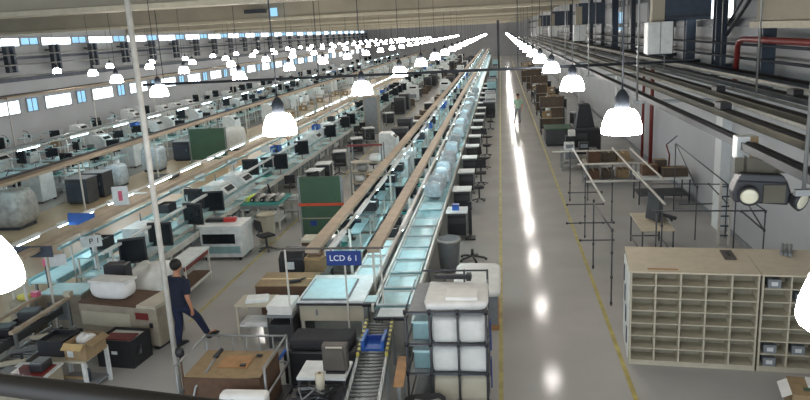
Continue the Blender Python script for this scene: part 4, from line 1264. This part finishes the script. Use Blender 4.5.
for k, z in enumerate((1.0, .35)):
    t = thing('blue_strip_sign', ['upper', 'lower'][k] + ' narrow blue strip sign on the aisle side of the pipe rack', 'sign', (-.24, 10.6, z))
    MB().box(0, 0, 0, .02, .12, .5).build('strip', 'blue_sign', t)
    MB().box(-.03, 0, .2, .05, .05, .04).build('clip', 'grey_plastic', t)
t = thing('dark_heap', 'dark sacking with pale scraps beside the foot of the pipe rack', 'sacking', (-1.3, 9.7, 0))
MB().lump(0, 0, 0, .9, .7, .55, 41, .15, nu=24, nv=10, sq=.6).build('sacking', 'dark_fabric', t)
MB().lump(.1, -.1, .42, .4, .3, .18, 42, .3, nu=18).build('scraps', 'bag_grey', t)
t = thing('sheet_pallet', 'stack of white foam boards with sagging cover behind the pipe rack', 'foam boards', (-.58, 14.35, 0))
MB().box(0, 0, .0, .9, 1.5, .12).build('pallet', 'wood', t)
MB().box(-.02, .0, .12, .88, 1.5, .66).build('boards', 'grey_plastic', t)
MB().lump(0, 0, .76, .98, 1.85, .13, 51, .04, nu=32, nv=8, sq=.14).build('cover_sheet', 'cloth_white', t)
t = thing('blue_cart', 'pale grey blue panel cart beside the foam boards', 'cart', (-1.45, 12.6, 0))
MB().box(0, 0, .1, .5, .8, .95).build('body', 'cyan_metal', t)
MB().box(0, 0, 1.05, .54, .84, .04).build('top', 'steel_blue', t)
MB().box(0, -.41, .3, .4, .015, .6).build('door', 'grey_plastic', t)
for sx in (-.2, .2):
    for sy in (-.33, .33): MB().tube([(sx - .02, sy, .05), (sx + .02, sy, .05)], .05, 10).build('wheel', 'black_plastic', t)

# ---------------------------------------------------------------- pigeonhole cabinets
def pigeon(loc, rz, cols, rows, cw, h, depth, label, items=()):
    t = thing('pigeonhole_cabinet', label, 'cabinet', loc, rz)
    W = cols * cw
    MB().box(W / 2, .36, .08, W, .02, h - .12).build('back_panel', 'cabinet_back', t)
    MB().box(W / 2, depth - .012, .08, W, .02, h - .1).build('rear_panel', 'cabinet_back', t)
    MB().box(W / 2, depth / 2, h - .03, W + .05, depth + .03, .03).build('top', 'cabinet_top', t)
    MB().box(W / 2, depth / 2, 0, W, depth - .04, .08).build('plinth', 'cabinet_cream', t)
    for s in (0, W): MB().box(s, depth / 2, 0, .03, depth, h - .03).build('side_panel', 'cabinet_cream', t)
    for c in range(1, cols): MB().box(c * cw, depth / 2 , .08, .028, depth - .03, h - .11).build('divider', 'cabinet_cream', t)
    rh = (h - .11) / rows
    for r in range(rows): MB().box(W / 2, .18, .08 + r * rh, W - .04, .36, .02).build('shelf', 'cabinet_cream', t)
    return t, rh
RZ = -.10
PA, rh = pigeon((2.19, 12.14, 0), RZ, 5, 7, .41, 1.77, 1.42, 'cream five column pigeonhole cabinet standing at the yellow line')
ox = 2.19 + 2.115 * math.cos(RZ); oy = 12.14 + 2.115 * math.sin(RZ)
PB, rh = pigeon((ox, oy, 0), RZ, 4, 7, .44, 1.77, 1.42, 'cream four column pigeonhole cabinet partly hidden by the near lamp')
def incab(u, v): return (ox + u * math.cos(RZ) - v * math.sin(RZ), oy + u * math.sin(RZ) + v * math.cos(RZ))
for k, (c, r) in enumerate(((0, 6), (0, 1), (0, 0), (1, 1), (1, 5))):
    p = incab(.44 * c + .22, .17)
    t = thing('file_box', '%s small grey box stored in the second pigeonhole cabinet' % ordn(k + 1), 'box', (p[0], p[1], .101 + r * rh), RZ, 'boxes in the pigeonholes')
    MB().box(-.04, 0, 0, .2, .3, .15).build('body', 'grey_plastic', t)
    MB().box(-.04, -.155, .04, .1, .006, .07).build('label', 'white_paint', t)
p = incab(-.25, .78)
t = thing('flat_case', 'dark flat case lying on top of the pigeonhole cabinets', 'case', (4.02, 12.95, 1.775), RZ)
MB().box(0, 0, 0, .2, .5, .03).build('body', 'monitor_grey', t, bevel=.008)
MB().box(0, 0, .03, .05, .2, .01).build('handle', 'black_plastic', t)
t = thing('wood_strip', 'thin brown strip lying on the front of the cabinet top', 'strip', (2.72, 12.2, 1.775), RZ)
MB().box(0, 0, 0, .5, .03, .012).build('strip', 'wood', t)
t = thing('pipe_bundle', 'grey bundle of short pipes at the back of the cabinet top', 'pipes', (5.1, 13.0, 1.775), 1.2)
for k in range(3): MB().tube([(-.2 + .02 * k, .07 * k, .035), (.45, .07 * k, .035)], .03, 8).build('pipe', 'grey_metal', t)
t = thing('carton', 'brown carton with green mark near the end of the cabinets', 'carton', (4.55, 10.45, 0), -.2)
MB().box(0, 0, 0, .6, .6, .5).build('body', 'cardboard', t)
MB().box(-.36, 0, .44, .16, .5, .012, ry=-.5).build('flap', 'foam', t)
MB().box(-.02, -.1, .5, .22, .1, .006).build('green_mark', 'green_board', t)
MB().box(.1, .1, .5, .3, .3, .04).build('white_sheet', 'foam', t)
t = thing('blue_clip_rail', 'dark clip rail on the aisle side of the pigeonhole cabinet', 'rail', (2.17, 12.1, 0), RZ)
for q in range(4): MB().box(-.02, .35 + .28 * q, .3 + .3 * q, .03, .12, .3).build('clip', 'steel_blue', t)
MB().box(-.01, .8, 0.05, .02, 1.2, 1.6).build('side_sheet', 'white_paint', t)
# ---------------------------------------------------------------- pipe frames, tables and machines by the wall
def joints(pts, parent):
    for (x, y, z) in pts: MB().lathe([(.022, -.03), (.03, -.025), (.03, .025), (.022, .03)], x, y, z, 8).build('joint', 'pipe_black', parent)
t = thing('pipe_rack', 'open pipe frame with three long white rails beyond the pigeonhole cabinets', 'pipe frame', (0, 0, 0))
for (x, y0, y1) in ((2.42, 17.2, 25), (3.74, 16.8, 24.8), (4.3, 19.5, 24.6)):
    MB().tube([(x, y0, 1.8), (x, y1, 1.8)], .03, 8).build('long_rail', 'pipe_white', t)
for (y, a, b) in ((24.6, 1.7, 4.4), (22.2, 2.3, 4.4), (19.9, 2.3, 3.8)):
    for z in (1.76,) if y > 20 else (1.7,): MB().tube([(a, y, z), (b, y, z)], .028, 8).build('cross_rail', 'pipe_white', t)
for (x, y, h) in ((2.2, 17.4, 1.8), (2.28, 14.95, 1.75), (2.3, 20.1, 1.8), (3.3, 21.8, 1.8), (2.3, 24.6, 1.8), (3.74, 17.0, 1.8), (2.9, 24.6, 1.8)):
    MB().tube([(x, y, 0), (x, y, h)], .017, 8).build('post', 'pipe_black', t)
    joints([(x, y, .06), (x, y, .65), (x, y, 1.2), (x, y, h - .05)], t)
for (x, y, z, a) in ((2.28, 17.4, .75, .4), (2.28, 17.4, 1.2, .4), (2.3, 20.1, .45, .5), (2.3, 20.1, 1.0, .5), (2.3, 20.1, 1.35, .45)):
    MB().tube([(x - a, y, z), (x + a, y, z)], .017, 6).build('short_bar', 'pipe_black', t)
    joints([(x - a, y, z), (x + a, y, z)], t)
MB().tube([(2.28, 14.95, 1.7), (2.2, 17.4, 1.7)], .018, 6).build('short_bar', 'pipe_black', t)
t = thing('pipe_rack', 'low black pipe frame with braced corner near the wall pilaster', 'pipe frame', (0, 0, 0))
for (a, b) in (((3.3, 16, 1.84), (5.72, 16, 1.8)), ((5.7, 16, 0), (5.7, 16, 1.8)), ((5.2, 16, 1.8), (5.7, 16, 1.35)), ((3.4, 16, 0), (3.4, 16, 1.83)), ((5.7, 16, 1.35), (5.7, 17.6, 1.8)), ((5.7, 16, 1.8), (5.7, 18, 1.8)), ((5.7, 18, 0), (5.7, 18, 1.8))):
    MB().tube([a, b], .017, 8).build('pipe', 'pipe_black', t)
joints([(3.4, 16, 1.82), (5.7, 16, 1.78), (5.7, 16, 1.35), (5.2, 16, 1.8)], t)
t = thing('pipe_rack', 'taller black pipe frame with brace behind the grey tilted seat', 'pipe frame', (0, 0, 0))
for (a, b) in (((4.1, 20, 1.58), (6.1, 20, 1.52)), ((6.1, 20, 0), (6.1, 20, 1.52)), ((5.6, 20, 1.54), (6.1, 20, 1.0)), ((5.25, 19.8, 0), (5.25, 19.8, 1.55)), ((5.25, 20, 1.5), (5.4, 23, 2.2)), ((6.1, 20, 1.52), (5.4, 23, 2.2)), ((4.8, 19.9, 1.0), (5.7, 19.9, 1.0)), ((5.4, 23, 0), (5.4, 23, 2.2))):
    MB().tube([a, b], .017, 8).build('pipe', 'pipe_black', t)
joints([(5.25, 19.8, 1.5), (6.1, 20, 1.5), (6.1, 20, 1.0), (5.6, 20, 1.54), (5.4, 23, 2.15)], t)
t = thing('step_ladder', 'pale slim step ladder standing against the wall pilaster', 'ladder', (5.85, 19.3, 0))
for s in (-.13, .13): MB().box(s, 0, 0, .05, .06, 1.75).build('stile', 'pipe_white', t)
for q in range(6): MB().box(0, 0, .25 + .27 * q, .24, .05, .03).build('rung', 'steel_blue', t)
t = thing('wall_table', 'long table with white edge carrying brown boxes by the wall', 'table', (5.3, 24.4, 0))
MB().box(0, 0, .86, 1.7, 1.2, .06).build('top', 'white_paint', t)
for sx in (-.8, .8):
    for sy in (-.5, .5): MB().tube([(sx, sy, 0), (sx, sy, .86)], .025, 8).build('leg', 'pipe_black', t)
MB().box(0, 0, .3, 1.6, 1.1, .03).build('lower_shelf', 'tray_dark', t)
for k, (x, y, a, b, h) in enumerate(((5.65, 24.2, .8, .5, .28), (4.9, 24.5, .5, .5, .34), (5.3, 24.75, .4, .35, .45))):
    t = thing('carton', ['long low brown carton on the white edged wall table', 'square brown carton at the aisle end of the wall table', 'taller brown carton at the back of the wall table'][k], 'carton', (x, y, .92))
    MB().box(0, 0, 0, a, b, h).build('body', 'carton_grey' if k != 1 else 'carton_dark', t)
    MB().box(0, 0, h, a, .06, .004).build('tape', 'tape', t)
t = thing('lamp_arm', 'thin red jointed arm standing on the wall table', 'arm', (5.6, 24.75, .92))
MB().box(0, 0, 0, .16, .16, .03).build('base', 'black_plastic', t)
MB().tube([(0, 0, .03), (.02, 0, .6), (-.1, 0, .95)], .03, 8).build('arm', 'red_pipe', t)
MB().tube([(-.1, 0, .95), (.25, 0, 1.25)], .02, 8).build('upper_arm', 'pipe_black', t)
t = thing('cream_table', 'cream low table on black pipe legs under the grey tilted seat', 'table', (3.9, 18.95, 0))
MB().box(0, 0, .76, .82, 1.75, .04).build('top', 'cabinet_top', t)
for sx in (-.38, .38):
    for sy in (-.82, .82): MB().tube([(sx, sy, 0), (sx, sy, .76)], .022, 8).build('leg', 'pipe_black', t)
for z in (.15,):
    for sy in (-.82, .82): MB().tube([(-.38, sy, z), (.38, sy, z)], .018, 8).build('stretcher', 'pipe_black', t)
    for sx in (-.38, .38): MB().tube([(sx, -.82, z), (sx, .82, z)], .018, 8).build('stretcher', 'pipe_black', t)
t = thing('tilted_chair', 'grey chair turned on its side lying on the cream table', 'seat', (4.05, 18.9, .80), .5)
MB().box(-.12, 0, .05, .12, .52, .72, ry=.12).build('backrest', 'tray_dark', t, bevel=.04)
MB().box(.18, 0, .1, .5, .5, .1, ry=.35).build('seat', 'tray_dark', t, bevel=.03)
for sy in (-.2, .2): MB().tube([(.3, sy, .01), (.12, sy, .2)], .025, 8).build('leg', 'black_plastic', t)
MB().tube([(-.05, .0, .02), (-.05, 0, .2)], .03, 8).build('post', 'black_plastic', t)
# benches and cartons deeper along the right
def table(x, y, w_, d, h, label, top='beige_metal'):
    t = thing('side_table', label, 'table', (x, y, 0))
    MB().box(0, 0, h - .05, w_, d, .05).build('top', top, t)
    for sx in (-w_ / 2 + .05, w_ / 2 - .05):
        for sy in (-d / 2 + .05, d / 2 - .05): MB().box(sx, sy, 0, .05, .05, h - .05).build('leg', 'grey_metal', t)
    MB().box(0, 0, .25, w_ - .1, d - .1, .03).build('lower_shelf', 'grey_metal', t)
table(4.0, 27.3, 1.9, 1.1, .9, 'beige table with brown cartons between the pipe frame and the black machine')
for k, (x, y, m) in enumerate(((3.4, 27.2, 'carton_dark'), (3.95, 27.3, 'carton_grey'), (4.5, 27.4, 'cardboard'))):
    t = thing('carton', ['dark brown', 'grey brown', 'light brown'][k] + ' carton on the beige table before the black machine', 'carton', (x, y, .9))
    MB().box(0, 0, 0, .46, .6, .42 - .06 * k).build('body', m, t)
    MB().box(0, 0, .42 - .06 * k, .06, .6, .004).build('tape', 'tape', t)
    t = thing('carton', ['dark brown', 'grey brown', 'light brown'][k] + ' carton on the lower shelf of the beige table', 'carton', (x, y, .28))
    MB().box(0, 0, 0, .4, .6, .3).build('body', m, t)
    MB().box(0, 0, .3, .06, .6, .004).build('tape', 'tape', t)
table(3.2, 30.4, 1.5, .9, .85, 'grey topped table standing behind the cartons on the wall side', 'grey_plastic')
for k, x in enumerate((2.8, 3.4)):
    t = thing('meter_box', ['white', 'small black'][k] + ' box on the grey topped table', 'box', (x, 30.4, .85))
    MB().box(0, 0, 0, .4, .4, .3).build('body', ['white_paint', 'black_plastic'][k], t)
    MB().box(0, -.205, .08, .3, .012, .16).build('front', 'grey_plastic', t)
t = thing('black_machine', 'tall black machine with a tapered tower before the pale wall', 'machine', (3.9, 34.5, 0))
MB().box(0, 0, 0, 1.35, 1.3, 1.15).build('base', 'black_plastic', t, bevel=.03)
MB().prism([(-.45, 1.15), (.45, 1.15), (.2, 2.3), (-.3, 2.3)], 'y', -.35, .35).build('tower', 'black_plastic', t)
MB().box(-.2, -.66, .7, .5, .02, .3).build('panel', 'tray_dark', t)
MB().box(0, -.5, 1.15, 1.2, .2, .08).build('ledge', 'tray_dark', t)
t = thing('dark_counter', 'long dark green counter at the yellow line before the machine', 'counter', (2.85, 37.3, 0))
MB().box(0, 0, .1, 1.3, 1.6, .75).build('body', 'tray_dark', t, bevel=.02)
MB().box(0, 0, .85, 1.36, 1.66, .05).build('top', 'green_board', t)
MB().box(0, 0, 0, 1.2, 1.5, .1).build('plinth', 'black_plastic', t)
t = thing('work_stack', 'black chair like stack beside the dark green counter', 'stack', (3.1, 33.0, 0))
MB().box(0, 0, 0, .5, .6, .5).build('lower_box', 'grey_plastic', t)
MB().box(0, 0, .5, .45, .5, .55).build('upper_box', 'black_plastic', t)
MB().box(.05, 0, 1.05, .3, .4, .25).build('white_lid', 'cloth_white', t)
rr = random.Random(91)
for k in range(16):
    y = 41 + 3.0 * k
    x = 2.7 + rr.uniform(-.1, .2)
    if k % 3 == 0:
        t = thing('storage_rack', '%s loaded rack past the dark green counter along the aisle' % nth('rkr'), 'rack', (x + .2, y, 0), 0, 'racks past the green counter')
        for z in (.3, .9, 1.5): MB().box(0, 0, z, 1.3, .8, .03).build('shelf', 'beige_metal', t)
        for sx in (-.62, .62):
            for sy in (-.37, .37): MB().box(sx, sy, 0, .05, .05, 1.9).build('post', 'steel_dark', t)
        for q, z in enumerate((.33, .93, 1.53)):
            for dx in (-.32, .3):
                (DCART if rr.random() < .75 else CARTON).put((x + .2 + dx, y, z), rr.uniform(-.1, .1), '%s carton on the racks past the dark green counter' % nth('rkc'), 'cartons on the aisle racks')
    elif k % 3 == 1:
        MACH.put((x + .2, y, 0), -PI / 2, '%s white machine past the dark green counter along the aisle' % nth('rmm'), 'machines past the green counter')
        TROL.put((x + 1.6, y, 0), .3, '%s trolley beside a machine past the dark green counter' % nth('rtt'), 'trolleys past the green counter')
    else:
        t = thing('dark_cabinet', '%s dark cabinet past the dark green counter along the aisle' % nth('rdc'), 'cabinet', (x + .4, y, 0), 0, 'dark cabinets past the green counter')
        MB().box(0, 0, .06, 1.2, .8, 1.2).build('body', 'black_plastic', t, bevel=.02)
        MB().box(0, -.41, .15, 1.0, .015, .9).build('door', 'tray_dark', t)
        MB().box(0, 0, 1.26, 1.25, .85, .03).build('top', 'grey_plastic', t)
        MB().box(0, 0, 0, 1.1, .7, .06).build('plinth', 'black_plastic', t)
        CARTON.put((x + .5, y, 1.29), .2, '%s carton on a dark cabinet along the aisle' % nth('rcc'), 'cartons on dark cabinets')
    if k % 2: CHAIR.put((x - .05, y + 1.5, 0), rr.uniform(0, 6), '%s dark chair past the dark green counter along the aisle' % nth('rch'), 'chairs past the green counter')

# ---------------------------------------------------------------- people
def skin_mesh(name, joints, links, material, parent, root=0):
    me = bpy.data.meshes.new(name)
    me.from_pydata([j[:3] for j in joints], links, [])
    me.materials.append(MATS[material])
    o = bpy.data.objects.new(name, me)
    C.objects.link(o)
    o.parent = parent
    s = o.modifiers.new('skin', 'SKIN')
    s.use_smooth_shade = True
    lay = me.skin_vertices[0].data if me.skin_vertices else None
    if lay is None:
        bpy.context.view_layer.objects.active = o
        bm = bmesh.new(); bm.from_mesh(me); bm.verts.layers.skin.verify(); bm.to_mesh(me); bm.free()
        lay = me.skin_vertices[0].data
    for i, j in enumerate(joints):
        r = j[3]
        lay[i].radius = (r, r) if not isinstance(r, tuple) else r
        lay[i].use_root = (i == root)
    sub = o.modifiers.new('subdivision', 'SUBSURF')
    sub.levels = 2; sub.render_levels = 2
    return o
def person(label, loc, rz, shirt, trousers, swing=1.0, scale=1.0):
    """standing walker facing +Y; x is to the person's right"""
    t = thing('person', label, 'person', loc, rz)
    t.scale = scale
    J = []; E_ = []
    def add(x, y, z, r, frm=None):
        J.append((x, y, z, r))
        if frm is not None: E_.append((frm, len(J) - 1))
        return len(J) - 1
    pel = add(0, 0, .96, (.09, .065))
    bel = add(0, .01, 1.10, (.10, .07), pel)
    che = add(0, .02, 1.30, (.13, .09), bel)
    sho = add(0, 0, 1.45, (.10, .07), che)
    nec = add(0, .01, 1.53, .055, sho)
    ne2 = add(0, .025, 1.60, .055, nec)
    hd = add(.0, .045, 1.68, (.075, .09), ne2)
    hd2 = add(.0, .04, 1.75, (.078, .095), hd)
    top = add(0, .03, 1.80, (.05, .06), hd2)
    ns = add(.0, .145, 1.69, .014, hd)
    for s in (-1, 1):
        ear = add(s * .088, .03, 1.69, .016, hd)
        f = swing * s
        a0 = add(s * .20, 0, 1.43, .055, sho)
        a1 = add(s * .28, -.05 * f - .02, 1.15, .046, a0)
        a2 = add(s * .27, .06 - .06 * f, .93, .034, a1)
        h1 = add(s * .265, .08 - .06 * f, .85, (.022, .038), a2)
        h2 = add(s * .262, .09 - .06 * f, .80, (.018, .034), h1)
        for q in range(4):
            yy = .09 - .06 * f + (-.030 + .020 * q)
            ln = (.075, .085, .08, .062)[3 - q]
            b0 = add(s * .26, yy, .77, .0095, h2)
            b1 = add(s * .252, yy + .008, .77 - ln * .55, .009, b0)
            add(s * .238, yy + .01, .77 - ln, .008, b1)
        th = add(s * .25, .125 - .06 * f, .82, .011, h1)
        add(s * .24, .14 - .06 * f, .785, .009, th)
        # legs: person's right leg steps forward, left leg carries
        l0 = add(s * .095, 0, .90, .07, pel)
        if s > 0:
            l1 = add(.13, .22 * swing, .56, .062, l0); l2 = add(.15, .36 * swing, .17, .045, l1); l3 = add(.155, .42 * swing, .09, .04, l2)
            add(.17, .56 * swing, .10, .032, l3)
        else:
            l1 = add(-.10, .03, .50, .062, l0); l2 = add(-.10, -.06, .11, .045, l1); l3 = add(-.10, -.03, .05, .04, l2)
            add(-.11, .10, .04, .032, l3)
    skin_mesh('body', J, E_, 'skin', t)
    # clothes follow the same joints a little thicker
    j = [(0, 0, .80, (.19, .15)), (0, .01, 1.08, (.18, .135)), (0, .015, 1.30, (.20, .14)), (0, 0, 1.43, (.17, .115)), (0, .01, 1.52, .08)]
    e = [(0, 1), (1, 2), (2, 3), (3, 4)]
    for s in (-1, 1):
        f = swing * s
        b = len(j)
        j += [(s * .21, 0, 1.42, .09), (s * .255, -.035 * f - .01, 1.25, .078), (s * .272, -.045 * f - .015, 1.17, .076)]
        e += [(3, b), (b, b + 1), (b + 1, b + 2)]
    skin_mesh('shirt', j, e, shirt, t, 2)
    j = [(0, 0, 1.04, (.155, .115)), (0, 0, .92, (.17, .125))]
    e = [(0, 1)]
    j += [(.10, .01, .86, .105), (.13, .22 * swing, .56, .082), (.15, .36 * swing, .18, .066), (.152, .38 * swing, .12, .066)]
    e += [(1, 2), (2, 3), (3, 4), (4, 5)]
    j += [(-.10, .0, .86, .105), (-.10, .03, .50, .082), (-.10, -.055, .13, .066), (-.10, -.055, .07, .066)]
    e += [(1, 6), (6, 7), (7, 8), (8, 9)]
    skin_mesh('trousers', j, e, trousers, t, 1)
    h = MB().lathe([(.02, .108), (.06, .095), (.093, .05), (.102, 0), (.1, -.05), (.085, -.09)], 0, 0, 0, 16, cap=True)
    o = h.build('hair', 'hair', t); o.location = (0, .015, 1.755); o.scale = (.95, 1.1, 1.0); o.rotation_euler = (.22, 0, 0)
    for (x, y, z, rx) in ((.16, .47 * swing, .015, 0.1), (-.105, .015, 0.0, 0)):
        s = MB().prism([(-.12, .0), (.16, .0), (.17, .03), (.1, .07), (-.02, .11), (-.12, .1)], 'x', -.048, .048)
        o = s.build('shoe', 'black_plastic', t, (x, y, z), bevel=.02); o.rotation_euler = (rx, 0, 0)
    for s in (-1, 1):
        e_ = MB().lathe([(.004, -.01), (.011, 0), (.004, .01)], 0, 0, 0, 8).build('eye', 'black_plastic', t, (s * .032, .128, 1.715))
    MB().box(0, .13, 1.635, .045, .012, .01).build('mouth', 'red_pipe', t)
    return t
person('man seen from behind in dark navy shirt and trousers walking past the white pole', (-6.5, 12.72, 0), -.36, 'navy', 'navy_trousers', 1.15, (1.14, 1.1, 1.0))
person('distant person in pale green top walking along the grey aisle', (1.05, 46.5, 0), 2.9, 'mint_cloth', 'grey_plastic', .8, (1, 1, 1))
